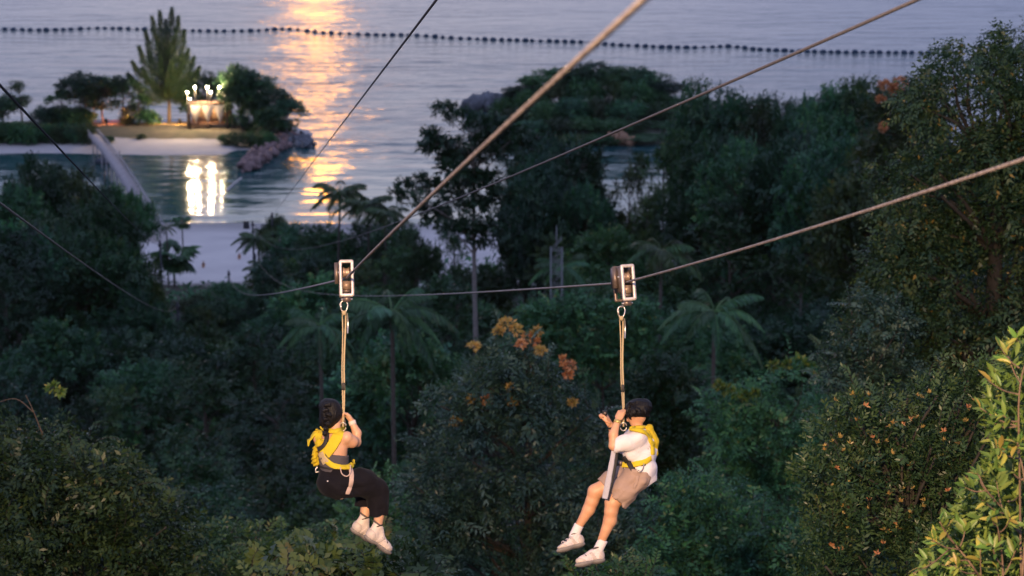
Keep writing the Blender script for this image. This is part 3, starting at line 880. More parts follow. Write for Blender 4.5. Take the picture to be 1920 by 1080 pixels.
def near_plant(name, label, cat, tops, bottom, y, rr, n, mat, leaf, dens, nleaf, seed, aspect=.42, clump=.22, dy=1.5, bark=M_BARK_DARK, trunk_px=None, trunk_r=.12, droop=.15, up=.3, inner=.18, shoots=90):
    g = np.random.default_rng(seed)
    lobes = px_lobes(g, tops, bottom, y, rr, n, dy)
    tx = np.mean([t[0] for t in tops]) if trunk_px is None else trunk_px
    b = at_y(tx, 900, y); b[2] = float(ground_z(b[0], y))
    root = thing(name, b, label, cat)
    V, Q, v = foliage(g, lobes, dens, nleaf, leaf, aspect, clump, droop=droop, up=up, inner=inner)
    # long shoots that break the outline
    sh = MB(); SV, SQ, Sv, off = [V], [Q], [v], len(V)
    for i in range(shoots):
        c, r_ = lobes[int(g.integers(0, len(lobes)))]
        d = unit(rand_dirs(g, 1, 1.0)[0] + np.array([0, -.5, .2 - droop * 1.5]))
        p0 = c + d * np.asarray(r_) * .8; ln = g.uniform(2.0, 5.0) * leaf
        p1 = p0 + d * ln * .6 + np.array([0, 0, .15 - droop * .6]) * ln; p2 = p1 + unit(d + np.array([g.normal() * .4, g.normal() * .4, -.35])) * ln * .5
        q = spline([p0, p1, p2], 6)
        sh.tube(q - b, np.linspace(leaf * .06, leaf * .02, len(q)), 4)
        nl = 14; t = np.linspace(.2, 1, nl)
        P = np.stack([np.interp(t, np.linspace(0, 1, len(q)), q[:, k]) for k in range(3)], 1)
        tt = unit(np.stack([np.interp(t, np.linspace(0, 1, len(q)), np.gradient(q[:, k])) for k in range(3)], 1))
        nn = unit(np.array([0, -.3, 1.0]) + g.normal(size=3) * .35)
        sd_ = unit(np.cross(tt, nn)); sg = np.where(np.arange(nl) % 2 == 0, 1.0, -1.0)[:, None]
        A = unit(tt * .6 + sd_ * sg * .85 + g.normal(size=(nl, 3)) * .15)
        LL = leaf * g.uniform(.9, 1.35) * np.linspace(1.1, .7, nl)
        v2, q2 = leaf_quads(P, A, np.tile(nn, (nl, 1)) + g.normal(size=(nl, 3)) * .2, LL, LL * aspect)
        SV.append(v2); SQ.append(q2 + off); off += len(v2); Sv.append(np.clip(g.uniform(.35, .95) + g.normal(size=nl) * .08, 0, 1))
    V, Q, v = np.vstack(SV), np.vstack(SQ), np.concatenate(Sv)
    link('crown' if cat == 'tree' else 'foliage', mesh_from(name + '_leaves', V - b, Q, False, v), mat, root)
    top = max(l[0][2] for l in lobes)
    cx = np.mean([l[0] - b for l in lobes], 0)
    H = top - b[2]
    mb = limbs([(0, 0, -1), (cx[0] * .3, cx[1] * .3, H * .4), (cx[0] * .8, cx[1] * .8, H * .88)], trunk_r, [l[0] - b for l in lobes[::2]], g, limb_r=.4)
    if shoots: link('twigs', sh.mesh(name + '_twigs', True), bark, root)['kind'] = 'stuff'
    link('trunk' if cat == 'tree' else 'stem', mb.mesh(name + '_wood', True), bark, root)
    return root, lobes, b

# huge vine-hung tree on the right
near_plant('vine_hung_tree', 'huge dense vine-hung tree towering beside the zip line, small olive leaves', 'tree',
           [(1585, 640), (1600, 560), (1650, 500), (1668, 420), (1682, 320), (1694, 250), (1706, 160), (1735, 118), (1765, 80), (1800, 78), (1850, 62), (1885, 28), (1930, 45), (2020, 60), (2140, 120)],
           980, 42, (.40, .80), 340, M_LEAF_VINE, .115, 15, 9, 401, aspect=.45, clump=.17, dy=1.5, trunk_px=1850, trunk_r=.4, droop=.45)
near_plant('leafy_shrub', 'grey-green leafy shrub leaning out from the foot of the vine-hung tree', 'shrub',
           [(1545, 640), (1575, 590), (1620, 540), (1680, 560), (1720, 600)], 800, 39.5, (.25, .5), 34, M_LEAF_SILVER, .105, 22, 9, 402, clump=.15, dy=.7, trunk_r=.06, droop=.35)

# flowering tree between the riders
root, lob, fb = near_plant('flowering_tree', 'bushy tree with silvery green leaves and orange and yellow blossom between the riders', 'tree',
           [(775, 880), (790, 790), (820, 730), (872, 690), (912, 648), (945, 606), (988, 630), (1024, 668), (1065, 712), (1110, 752), (1150, 810), (1185, 860), (1215, 960)],
           1130, 47, (.38, .72), 120, M_LEAF_SILVER, .17, 12, 11, 403, aspect=.3, clump=.22, dy=2.0, trunk_px=985, trunk_r=.22, droop=.3)
gf = np.random.default_rng(61)
def blossom(px, py, w, h, mat, n=70, y=45.2, root=root, b=fb, label=None, leaf=.11):
    k = F / y
    w, h = w * .72, h * .72
    c = at_y(px, py, y) - b
    lobes = [(np.zeros(3), (w / k / 2, w / k / 2, h / k / 2))]
    g = gf
    d = rand_dirs(g, n, .3)
    P = d * np.array([w / k / 2, w / k / 2, h / k / 2]) * (g.random(n) ** .4)[:, None]
    V, Q = leaf_quads(P, unit(d + g.normal(size=(n, 3)) * .5), unit(g.normal(size=(n, 3)) + np.array([0, -.6, .8])), leaf * g.uniform(.7, 1.3, n), leaf * .5 * np.ones(n))
    o = link('blossom', mesh_from('blossom', V, Q, False, g.random(n)), mat, root, c)
    if label: o['label'] = label
for a in [(950, 606, 40, 20, M_YELLOW), (968, 618, 26, 22, M_YELLOW), (935, 620, 22, 16, M_YELLOW), (888, 649, 26, 15, M_YELLOW), (988, 632, 26, 22, M_ORANGE), (978, 645, 18, 14, M_ORANGE), (1003, 640, 20, 16, M_ORANGE),
          (1006, 622, 24, 20, M_YELLOW), (1014, 657, 22, 12, M_YELLOW), (1056, 676, 12, 22, M_ORANGE), (1068, 686, 32, 20, M_ORANGE), (1066, 702, 14, 16, M_ORANGE), (912, 749, 24, 22, M_ORANGE), (884, 749, 16, 18, M_YELLOW),
          (956, 727, 12, 14, M_YELLOW), (960, 752, 16, 14, M_YELLOW), (853, 790, 20, 12, M_YELLOW), (1074, 755, 12, 12, M_YELLOW)]:
    blossom(*a, y=45.4 if a[1] > 640 else 46.4)

# near bushes along the bottom of the slope
lroot, _, lb_ = near_plant('leafy_shrub', 'wide shrub of small dark green leaves with bare twigs at the slope edge', 'shrub',
           [(-60, 770), (30, 765), (70, 790), (140, 770), (190, 815), (240, 845), (290, 900), (335, 970), (350, 1020)], 1120, 31, (.28, .6), 95, M_LEAF_OLIVE, .115, 15, 9, 404, clump=.17, trunk_r=.1)
near_plant('leafy_shrub', 'fresh green feathery shrub on the slope below the left rider', 'shrub',
           [(330, 1010), (370, 985), (420, 968), (470, 985), (520, 1010), (560, 985), (600, 978), (650, 1000)], 1130, 36, (.22, .45), 70, M_LEAF_FRESH, .105, 15, 10, 405, clump=.16, trunk_r=.07)
near_plant('leafy_shrub', 'broad-leaved pale green shrub under the left rider\'s shoes', 'shrub',
           [(470, 1060), (520, 1040), (580, 1030), (640, 1020), (700, 1010), (760, 1030), (800, 1060)], 1150, 27, (.2, .36), 44, M_LEAF_FRESH, .14, 13, 8, 406, aspect=.6, clump=.16, trunk_r=.06)
near_plant('leafy_shrub', 'green shrub behind the left rider\'s knees', 'shrub',
           [(660, 960), (690, 905), (730, 880), (770, 890), (810, 930), (830, 990)], 1100, 58, (.35, .65), 46, M_LEAF, .17, 9, 9, 407, clump=.22, trunk_r=.09)
near_plant('leafy_shrub', 'dense dark green shrub behind the right rider\'s back', 'shrub',
           [(1215, 960), (1240, 905), (1290, 880), (1340, 885), (1390, 900), (1430, 960), (1480, 950), (1530, 985), (1560, 1040)], 1130, 44, (.35, .62), 80, M_LEAF, .135, 12, 10, 408, clump=.18, trunk_r=.1)
sroot, _, sb_ = near_plant('leafy_shrub', 'spreading shrub with a pale yellow-green leading shoot on the slope', 'shrub',
           [(1325, 760), (1345, 715), (1390, 735), (1440, 690), (1490, 672), (1530, 700), (1560, 760), (1580, 840)], 950, 62, (.45, .8), 64, M_LEAF, .18, 8, 10, 409, clump=.24, trunk_r=.1)
near_plant('leafy_shrub', 'small shrub of fresh green shoots below the right rider\'s shoes', 'shrub',
           [(1075, 1075), (1110, 1062), (1150, 1068), (1190, 1060), (1240, 1072)], 1140, 28, (.12, .24), 30, M_LEAF_FRESH, .10, 24, 8, 410, clump=.12, trunk_r=.04)
near_plant('leafy_tree', 'rounded fine-leaved tree behind the right lanyard', 'tree',
           [(1180, 720), (1205, 670), (1245, 648), (1285, 680), (1310, 740)], 900, 84, (.5, .95), 60, M_LEAF_DARK, .2, 7, 10, 411, clump=.26, trunk_r=.14)
near_plant('leafy_tree', 'spreading light green tree crown just under the right zip line', 'tree',
           [(980, 590), (1020, 560), (1080, 545), (1140, 555), (1210, 560), (1270, 590), (1310, 620)], 720, 108, (.6, 1.2), 70, M_LEAF, .26, 5, 10, 412, clump=.32, trunk_r=.18)

for a in [(1348, 722, 16, 12), (1362, 730, 22, 10), (1380, 736, 22, 10), (1398, 742, 20, 10), (1415, 738, 18, 12), (1450, 686, 22, 12), (1475, 682, 26, 14), (1500, 676, 22, 16), (1520, 690, 20, 16)]:
    blossom(*a, M_LEAF_NEAR, 40, 60.2, sroot, sb_, None, .2)
for a in [(100, 727, 30, 18), (112, 735, 18, 14)]:
    blossom(*a, M_LEAF_NEAR, 40, 29.6, lroot, lb_, None, .09)
# shrub with orange buds
root, lob, sb = near_plant('budding_shrub', 'tall brown-green shrub dotted with orange leaf buds under the vine-hung tree', 'shrub',
           [(1530, 880), (1545, 790), (1580, 745), (1640, 730), (1700, 722), (1760, 700), (1800, 690), (1850, 660), (1900, 700)], 1140, 23, (.16, .34), 150, M_LEAF_SHRUB, .075, 42, 8, 413, aspect=.36, clump=.10, dy=.8, trunk_r=.06, droop=-.45, up=.4)
gb = np.random.default_rng(62)
BUDS = []
for i in range(4):
    n = 9
    d = rand_dirs(gb, n, 1.6)
    V, Q = leaf_quads(np.zeros((n, 3)), d, unit(gb.normal(size=(n, 3))), .055 * gb.uniform(.7, 1.3, n), .022 * np.ones(n))
    BUDS.append(mesh_from('bud', V, Q, False, gb.random(n)))
for i in range(70):
    px, py = gb.uniform(1545, 1835), gb.uniform(735, 1040)
    if px > 1780 and py > 860: continue
    o = link('leaf_bud', BUDS[i % 4], M_ORANGE if gb.random() < .45 else M_YELLOW, root, at_y(px, py, 22.0 + gb.uniform(-.12, .25)) - sb)
    o.rotation_euler = (0, gb.uniform(-.3, .3), gb.uniform(0, 6))
    s = gb.uniform(.6, 1.1); o.scale = (s, s, s)

# ------------------------------------------------------------------ lit branches close by on the right
def near_branches():
    g = np.random.default_rng(91)
    D = 13.2
    base = at(1925, 1300, D)
    root = thing('leafy_branches', base, 'bright yellow-green leafy branches lit up close beside the zip line', 'shrub')
    P = lambda px, py, w=0.0: at(px, py, D + w) - base
    main = [[(1925, 1300), (1915, 1080), (1912, 900), (1911, 740), (1930, 660), (1960, 600)],
            [(1900, 1250), (1850, 1110), (1822, 1060), (1790, 1020), (1765, 985)],
            [(1912, 1000), (1885, 960), (1850, 920), (1835, 890)],
            [(1880, 1180), (1880, 1060), (1870, 985), (1862, 930)],
            [(1916, 1090), (1925, 960), (1918, 880), (1905, 840)]]
    for m in main:
        mb = MB()
        pts = spline([P(x, y, g.uniform(-.15, .15)) for x, y in m], 6)
        mb.tube(pts, np.linspace(.010, .004, len(pts)), 6)
        link('branch', mb.mesh('branch', True), M_TWIG, root)
    ros = [((1911, 740), (1850, 712)), ((1911, 690), (1875, 650)), ((1915, 720), (1890, 668)), ((1911, 800), (1838, 765)), ((1911, 790), (1880, 778)), ((1905, 800), (1862, 792)), ((1911, 860), (1868, 838)), ((1905, 850), (1908, 830)),
           ((1850, 920), (1832, 886)), ((1850, 920), (1806, 912)), ((1880, 955), (1868, 900)), ((1890, 965), (1842, 938)), ((1918, 900), (1893, 876)), ((1790, 1020), (1762, 978)), ((1800, 1030), (1748, 1012)), ((1815, 1050), (1775, 1040)),
           ((1822, 1060), (1730, 1050)), ((1830, 1075), (1790, 1062)), ((1800, 1025), (1812, 985)), ((1840, 1090), (1838, 1030)), ((1870, 985), (1858, 968)), ((1872, 1000), (1895, 972)), ((1878, 1060), (1858, 1020)), ((1880, 1080), (1905, 1030)),
           ((1885, 1100), (1868, 1066)), ((1845, 1100), (1815, 1082)), ((1920, 700), (1945, 690)), ((1914, 900), (1948, 870)), ((1912, 640), (1906, 634)), ((1890, 940), (1915, 925)), ((1780, 1030), (1712, 1075))]
    leaves = []
    for k in range(5):
        C = np.zeros((1, 3)); V, T, Q = leaf_fine(C, np.array([[1.0, 0, 0]]), np.array([[0, .08 * g.normal(), 1.0]]), np.ones(1), np.array([g.uniform(.27, .36)]))
        leaves.append(mesh_from('leaf', V, [T, Q], True, np.full(len(T) + len(Q), [.15, .35, .5, .7, .95][k])))
    cnt = 0
    for (a, b) in ros:
        w = g.uniform(-.35, .35)
        p0, p1 = P(*a), P(*b, w)
        mb = MB(); q = spline([p0, (p0 + p1) / 2 + np.array([0, 0, -.02]), p1], 5)
        mb.tube(q, np.linspace(.006, .0035, len(q)), 5)
        link('twig', mb.mesh('twig', True), M_TWIG, root)
        ax = unit(p1 - p0)
        n = 10
        for i in range(n):
            t = 1 - .5 * (i / n) ** 1.0
            pos = p0 + (p1 - p0) * t
            side = unit(np.cross(ax, g.normal(size=3)))
            A = unit(ax * (.75 - .45 * i / n) + side * .8 + np.array([0, 0, .12]))
            N = unit(np.array([0, -.45, 1.0]) + g.normal(size=3) * .45)
            B = unit(np.cross(N, A)); N2 = np.cross(A, B)
            L = g.uniform(.085, .135) * (.7 if i < 2 else 1)
            M = Matrix(((A[0] * L, B[0] * L, N2[0] * L, pos[0]), (A[1] * L, B[1] * L, N2[1] * L, pos[1]), (A[2] * L, B[2] * L, N2[2] * L, pos[2]), (0, 0, 0, 1)))
            o = link('leaf', leaves[int(g.integers(0, 5))], M_LEAF_NEAR, root)
            o.matrix_local = M
            cnt += 1
    # leaves behind, too many to tell apart
    n = 4600
    pts = []
    while len(pts) < n:
        px, py = g.uniform(1690, 1990), g.uniform(640, 1120)
        lim = np.interp(py, [640, 700, 760, 850, 900, 960, 1020, 1080], [1880, 1850, 1835, 1850, 1815, 1775, 1735, 1715])
        if px > lim + 14: pts.append(at(px, py, D + g.uniform(.25, 1.3)) - base)
    C = np.array(pts)
    cl = unit(g.normal(size=(n, 3)) + np.array([-.5, 0, .7]))
    V, T, Q = leaf_fine(C, cl, unit(g.normal(size=(n, 3)) * .6 + np.array([0, -.3, 1])), g.uniform(.07, .125, n), g.uniform(.022, .036, n))
    v = np.clip(g.beta(2, 2.5, n), 0, 1)
    v = np.concatenate([np.tile(v, 4), np.tile(v, 2)])
    tag(link('foliage', mesh_from('back_foliage', V, [T, Q], True, v), M_LEAF_NEAR, root), kind='stuff')
M_TWIG = plain('twig', (.13, .085, .055), .8, var=.25, scale=30)
near_branches()
def bare_twig():
    b = at(62, 800, 30)
    mb = MB()
    mb.tube(spline([at(80, 815, 30), at(62, 770, 29.8), at(48, 740, 29.8)], 6), np.linspace(.012, .004, 13), 5)
    mb.tube(spline([at(62, 772, 29.8), at(30, 748, 29.9), at(-10, 756, 29.9)], 6), np.linspace(.008, .004, 13), 5)
    tag(mb.build('bare_twig', M_TWIG, None, b, True), 'forked bare twig sticking up from the wide dark shrub', 'twig')
bare_twig()
# orange leaf clusters set in a dark crown beside the vine-hung tree
def orange_patch_tree():
    g = np.random.default_rng(93)
    y = 120.0
    b = at_y(1690, 300, y); b[2] = float(ground_z(b[0], y))
    root = thing('orange_patch_tree', b, 'dark tree with patches of orange leaves next to the vine-hung tree', 'tree')
    lobes = [(at_y(px, py, y + g.uniform(-1, 1)) - b, (r, r, r * .8)) for px, py, r in [(1700, 175, 1.1), (1665, 190, .9), (1640, 215, 1.0), (1690, 225, 1.2), (1720, 200, 1.2), (1655, 250, 1.3), (1705, 270, 1.4), (1670, 300, 1.3), (1640, 290, 1.1), (1720, 320, 1.5), (1680, 350, 1.4)]]
    V, Q, v = foliage(g, lobes, 5, 10, .26, clump=.3)
    link('crown', mesh_from('orange_patch_crown', V, Q, False, v), M_LEAF_OLIVE, root)
    mb = limbs([(0, 0, -1), (.2, 0, 8), lobes[4][0]], .2, [l[0] for l in lobes], g)
    link('trunk', mb.mesh('orange_patch_trunk', True), M_BARK, root)
    for a in [(1660, 160, 34, 20), (1652, 186, 18, 12), (1688, 156, 34, 28), (1676, 168, 20, 18), (1656, 238, 10, 18)]:
        blossom(*a, M_ORANGE, 150, y - 2.2, root, b, None, .22)
orange_patch_tree()
# ------------------------------------------------------------------ zip lines
def strand_mat():
    m, n, l, b = mat_new('wire_rope')
    tc = n.new('ShaderNodeTexCoord')
    nz = n.new('ShaderNodeTexNoise'); nz.inputs['Scale'].default_value = 40
    l.new(tc.outputs['Object'], nz.inputs['Vector'])
    r = n.new('ShaderNodeValToRGB'); r.color_ramp.elements[0].color = (.15, .12, .115, 1); r.color_ramp.elements[1].color = (.34, .29, .275, 1)
    r.color_ramp.elements[0].position = .35; r.color_ramp.elements[1].position = .65
    l.new(nz.outputs[0], r.inputs[0]); l.new(r.outputs[0], b.inputs['Base Color'])
    b.inputs['Metallic'].default_value = .35; b.inputs['Roughness'].default_value = .5
    return m
M_ROPE = strand_mat()
M_ROPE_D = plain('weathered_cable', (.13, .115, .12), .6, .2, var=.3, scale=30)
M_COATED = plain('coated_cable', (.035, .032, .045), .6, var=.2, scale=30)

def wire(name, label, px, near, far, rad, mat=None, mid=None, mast=None, start=-4.5):
    """a cable hangs in one vertical plane: through near (px, py, y) and far (px, py, y); the other
    pixels are met with that plane and a sagging curve z(y) is fitted to them.  mid: where a trolley rides."""
    p0, p1 = at_y(*near), at_y(*far)
    m = (p1[0] - p0[0]) / (p1[1] - p0[1]); q = p0[0] - m * p0[1]
    Y, Z = [], []
    for (x, y) in px:
        d = ray(x, y); yy = q / (d[0] / d[1] - m)
        if 2 < yy < p1[1] * 1.05: Y.append(yy); Z.append(CAM[2] + d[2] / d[1] * yy)
    Y, Z = np.array(Y), np.array(Z)
    def fit(ys, zs, y0, z0, w):
        A = np.stack([ys - y0, (ys - y0) ** 2], 1)
        c = np.linalg.lstsq(A * w[:, None], (zs - z0) * w, rcond=None)[0]
        return lambda t: z0 + c[0] * (t - y0) + c[1] * (t - y0) ** 2
    if mid is not None:
        ym, zm = mid[1], mid[2]
        k = Y < ym
        f1 = fit(np.append(Y[k], ym + 1e-3), np.append(Z[k], zm), ym, zm, np.ones(k.sum() + 1))
        k = Y > ym
        Yf, Zf = np.append(Y[k], p1[1]), np.append(Z[k], p1[2])
        f2 = fit(Yf, Zf, ym, zm, 30 / Yf)
        ys = np.concatenate([np.linspace(start, ym, 60), np.geomspace(ym + .3, p1[1], 70)])
        zs = np.where(ys <= ym, f1(ys), f2(ys))
    else:
        f1 = fit(np.append(Y, p1[1]), np.append(Z, p1[2]), p0[1], p0[2], 30 / np.append(Y, p1[1]))
        ys = np.concatenate([np.linspace(start, p0[1], 40), np.geomspace(p0[1] + .3, p1[1], 80)])
        zs = f1(ys)
    pts = np.stack([q + m * ys, ys, zs], 1)
    mb = MB()                                   # six laid strands round a core
    mb.tube(pts, rad * .86, 8)
    s = np.concatenate([[0], np.cumsum(np.linalg.norm(np.diff(pts, axis=0), axis=1))])
    ss = np.arange(0, min(s[-1], 45.0), .05)
    r = np.stack([np.interp(ss, s, pts[:, k]) for k in range(3)], 1)
    t = unit(np.gradient(r, axis=0)); a = unit(np.cross(t, [0, 0, 1.0])); b = np.cross(t, a)
    for j in range(6):
        ph = ss / .22 * 2 * np.pi + j * np.pi / 3
        mb.tube(r + (a * np.cos(ph)[:, None] + b * np.sin(ph)[:, None]) * rad * .66, rad * .4, 4, False)
    tag(mb.build(name, mat or M_ROPE, None, pts[0], True), label, 'zip line')
    if mast:
        e = pts[-1]; gz = float(ground_z(e[0], e[1]))
        root = thing('anchor_mast', (e[0], e[1], gz), mast, 'mast')
        mb = MB(); mb.tube([(e[0], e[1], gz - .6), (e[0], e[1], e[2] + .5)], [.16, .11], 8); mb.build('pole', M_COATED, root)
        mb = MB(); mb.box((e[0], e[1], e[2]), (.34, .34, .3)); mb.build('cable_clamp', M_COATED, root)
        mb = MB(); mb.box((e[0], e[1], gz + .1), (.8, .8, .3)); mb.build('footing', M_COATED, root)
    return pts

DA, DB = 18.75, 19.0
TA = at(649, 522, DA)         # where the left trolley rides
TB = at(1170, 530, DB)
CA = wire('zip_line', 'steel zip line cable carrying the left rider, sloping down past the forest to the beach',
     [(1198, 0), (1060, 135), (930, 262), (760, 408), (610, 533), (560, 547), (500, 556), (455, 542)], (649, 522, TA[1]), (429, 516, 250), .0122, mid=TA, mast='dark anchor mast of the left rider\'s cable among the beach shrubs')
CB = wire('zip_line', 'steel zip line cable carrying the right rider, dipping under the left trolley',
     [(1920, 298), (1600, 404), (1340, 482), (1000, 545), (820, 555), (660, 558), (560, 540), (505, 508)], (1170, 530, TB[1]), (478, 487, 250), .0115, mid=TB, mast='dark anchor mast of the right rider\'s cable beside the beach palm')
wire('zip_line', 'empty zip line cable crossing in front of the tiered tree toward the palms',
     [(1718, 0), (1340, 175), (1050, 292), (820, 390), (690, 440), (600, 461), (540, 458), (494, 443)], (1718, 0, 11.4), (474, 428, 260), .013, M_ROPE_D, mast='dark anchor mast of the empty cable in the palm clump')
wire('zip_line', 'thin dark zip line cable dropping across the sun glitter to the palm clump',
     [(818, 0), (720, 129), (664, 202), (600, 287)], (818, 0, 18), (510, 405, 260), .0135, M_COATED, mast='dark anchor mast rising just above the palm clump')
wire('zip_line', 'zip line cable passing over the islet footbridge into the left forest',
     [(0, 160), (85, 254), (170, 345), (240, 408)], (0, 160, 14), (300, 460, 200), .012, M_COATED, mast='dark anchor mast hidden in the wooded rise by the lagoon')
wire('zip_line', 'slack zip line cable dipping into the wooded rise beside the beach palms',
     [(0, 381), (100, 456), (200, 526), (265, 566), (300, 577)], (0, 381, 20), (333, 577, 205), .014, mast='dark anchor mast at the forest edge below the beach palms')

# ------------------------------------------------------------------ trolleys
M_ALU = plain('brushed_aluminium', (.64, .57, .54), .45, .35, var=.22, scale=26)
M_ALU_D = plain('dark_anodised', (.20, .15, .13), .45, .6, var=.2, scale=30)
M_BRASS = plain('worn_sheave', (.36, .25, .18), .45, .5, var=.25, scale=40)
M_HOOK = plain('steel_hook', (.66, .60, .54), .3, .7, var=.1)
M_WEB = plain('tan_webbing', (.44, .34, .20), .8, var=.15, scale=120)
M_WEB_D = plain('dark_webbing', (.05, .045, .042), .85, var=.2, scale=80)

def trolley(pos, adir, label, clip_px, lan_px, D, yaw):
    c = unit(np.asarray(adir, float))
    c = np.array([c[0] * math.cos(yaw) - c[1] * math.sin(yaw), c[0] * math.sin(yaw) + c[1] * math.cos(yaw), c[2]])
    s = unit(np.cross(c, [0, 0, 1.0])); v = np.cross(s, c)
    AX = np.array([s, c, v])
    root = thing('zip_trolley', pos, label, 'trolley', None)
    cen = pos - v * .005
    W, H, Ln = .136, .345, .24
    tk = .027
    def T(x, y, z): return cen + s * x + c * y + v * z
    def part(name, mat, fn, smooth=False):
        mb = MB(); fn(mb); return mb.build(name, mat, root, None, smooth)
    def ring(mb, y, w, h, t, dep):
        # rounded rectangular end frame
        def loop(ww, hh, rr):
            pts = []
            for (sx, sz, a0) in [(1, 1, 0), (-1, 1, 90), (-1, -1, 180), (1, -1, 270)]:
                for a in np.linspace(a0, a0 + 90, 5):
                    pts.append((sx * (ww / 2 - rr) + rr * math.cos(R(a)), sz * (hh / 2 - rr) + rr * math.sin(R(a))))
            return pts
        o_, i_ = loop(w, h, .018), loop(w - 2 * t, h - 2.2 * t, .006)
        n = len(o_)
        V = [T(x, y - dep / 2, z) for x, z in o_] + [T(x, y - dep / 2, z) for x, z in i_] + [T(x, y + dep / 2, z) for x, z in o_] + [T(x, y + dep / 2, z) for x, z in i_]
        Q = []
        for k in range(n):
            k2 = (k + 1) % n
            Q += [[k, k2, n + k2, n + k], [2 * n + k2, 2 * n + k, 3 * n + k, 3 * n + k2], [k2, k, 2 * n + k, 2 * n + k2], [n + k, n + k2, 3 * n + k2, 3 * n + k]]
        mb.add(V, (), Q)
    part('front_frame', M_ALU, lambda m: ring(m, -Ln / 2, W, H, tk, .03))
    part('rear_frame', M_ALU_D, lambda m: ring(m, Ln / 2, W, H, tk, .03))
    for sx in (-1, 1):
        part('side_plate', M_ALU_D, lambda m: m.box(T(sx * (W / 2 - .006), 0, .03), (.008, Ln - .032, H * .68), AX))
    part('top_plate', M_ALU_D, lambda m: m.box(T(0, 0, H / 2 - .02), (W * .7, Ln - .032, .014), AX))
    def sheave(m, y):
        pr = [(-.032, .040), (-.026, .052), (-.012, .040), (.012, .040), (.026, .052), (.032, .040)]
        th = np.linspace(0, 2 * np.pi, 22, endpoint=False)
        V = [T(x, y + r * math.cos(a), .058 + r * math.sin(a)) for x, r in pr for a in th]
        n = 22
        Q = [[i * n + j, i * n + (j + 1) % n, (i + 1) * n + (j + 1) % n, (i + 1) * n + j] for i in range(len(pr) - 1) for j in range(n)]
        V += [T(pr[0][0], y, .058), T(pr[-1][0], y, .058)]
        k = n * len(pr)
        Tt = [[k, (j + 1) % n, j] for j in range(n)] + [[k + 1, (len(pr) - 1) * n + j, (len(pr) - 1) * n + (j + 1) % n] for j in range(n)]
        m.add(V, Tt, Q)
    for y in (-.055, .055):
        wh = part('wheel', M_BRASS, lambda m: sheave(m, y))
        ab = MB(); ab.tube([T(-W / 2 - .012, y, .058), T(W / 2 + .012, y, .058)], .011, 8)
        ab.build('axle', M_HOOK, wh)
    part('brake_block', M_BRASS, lambda m: m.box(T(0, -.02, -.062), (W * .56, Ln * .6, .075), AX))
    part('brake_lever', M_ALU_D, lambda m: m.box(T(0, -.02, -.118), (W * .5, Ln * .5, .03), AX))
    part('side_box', M_ALU_D, lambda m: m.box(T(-W / 2 - .022, .02, .055), (.036, .10, .20), AX))
    part('bolt', M_HOOK, lambda m: m.tube([T(-.055, -.05, -H / 2 - .022), T(.055, -.05, -H / 2 - .022)], .008, 8))
    part('shackle', M_ALU_D, lambda m: m.box(T(0, -.05, -H / 2 - .018), (.07, .05, .055), AX))
    # pear-shaped carabiner
    top = T(0, -.05, -H / 2 - .022)
    cx, cy = clip_px
    ce = at(cx, cy, D)
    hh = (top - ce)[2] / 1.0
    pts = []
    for a in np.linspace(0, 2 * np.pi, 25):
        x = math.sin(a); z = math.cos(a)
        w = .034 * (1 + .28 * z)
        pts.append(ce + RIGHT * (x * w) + UP * (z * .054) + FWD * .004 * math.sin(2 * a))
    mb = MB(); mb.tube(pts, .0068, 7, False)
    clip = mb.build('carabiner', M_HOOK, root, None, True)
    mb = MB(); mb.tube([ce - RIGHT * .031 + UP * .028, ce - RIGHT * .027 - UP * .03], .0095, 7)
    mb.build('locking_sleeve', M_HOOK, clip, None, True)
    mb = MB(); mb.tube([top, ce + UP * .046], .008, 6); mb.build('link_pin', M_HOOK, clip)
    # twin lanyard
    a = ce - UP * .05
    b = at(lan_px[0], lan_px[1], D)
    mb = MB(); mb.tube([a + UP * .012, a - UP * .03], [.024, .020], 10); mb.build('lanyard_knot', M_WEB, root, None, True)
    for k, (dx, m_) in enumerate([(-.016, M_WEB), (.012, M_WEB)]):
        mb = MB()
        t = np.linspace(0, 1, 14)[:, None]
        pts = (a - UP * .02) * (1 - t) + b * t + RIGHT * (dx * (1 - t * .75) + .004 * np.sin(t * 9 + k)) + FWD * (.01 * k)
        mb.ribbon(pts, -FWD + RIGHT * .2 * (k - .5), .015 if k else .011, .005)
        mb.build('lanyard', m_, root)
    mb = MB(); mb.ribbon([a - UP * .01 + RIGHT * .03, a - UP * .10 + RIGHT * .038, a - UP * .20 + RIGHT * .034], -FWD, .011, .005); mb.build('strap_tail', M_HOOK, root)
    mb = MB(); mid = a * .35 + b * .65; mb.box(mid, (.028, .02, .07)); mb.build('lanyard_keeper', M_WEB_D, root)
    # tri-ring and shackles over the harness
    mb = MB()
    mb.tube([b + np.array([math.sin(q) * .03, 0, math.cos(q) * .04]) for q in np.linspace(0, 2 * np.pi, 17)], .006, 6, False)
    mb.build('end_ring', M_HOOK, root, None, True)
    return root
trolley(TA, TA - CA[40], 'white framed zip trolley with lanyard carrying the rider in dark trousers', (645, 575), (643, 800), 18.72, R(-2))
trolley(TB, TB - CB[40], 'white framed zip trolley with lanyard carrying the rider in the white shirt', (1165, 585), (1169, 800), 18.97, R(8))

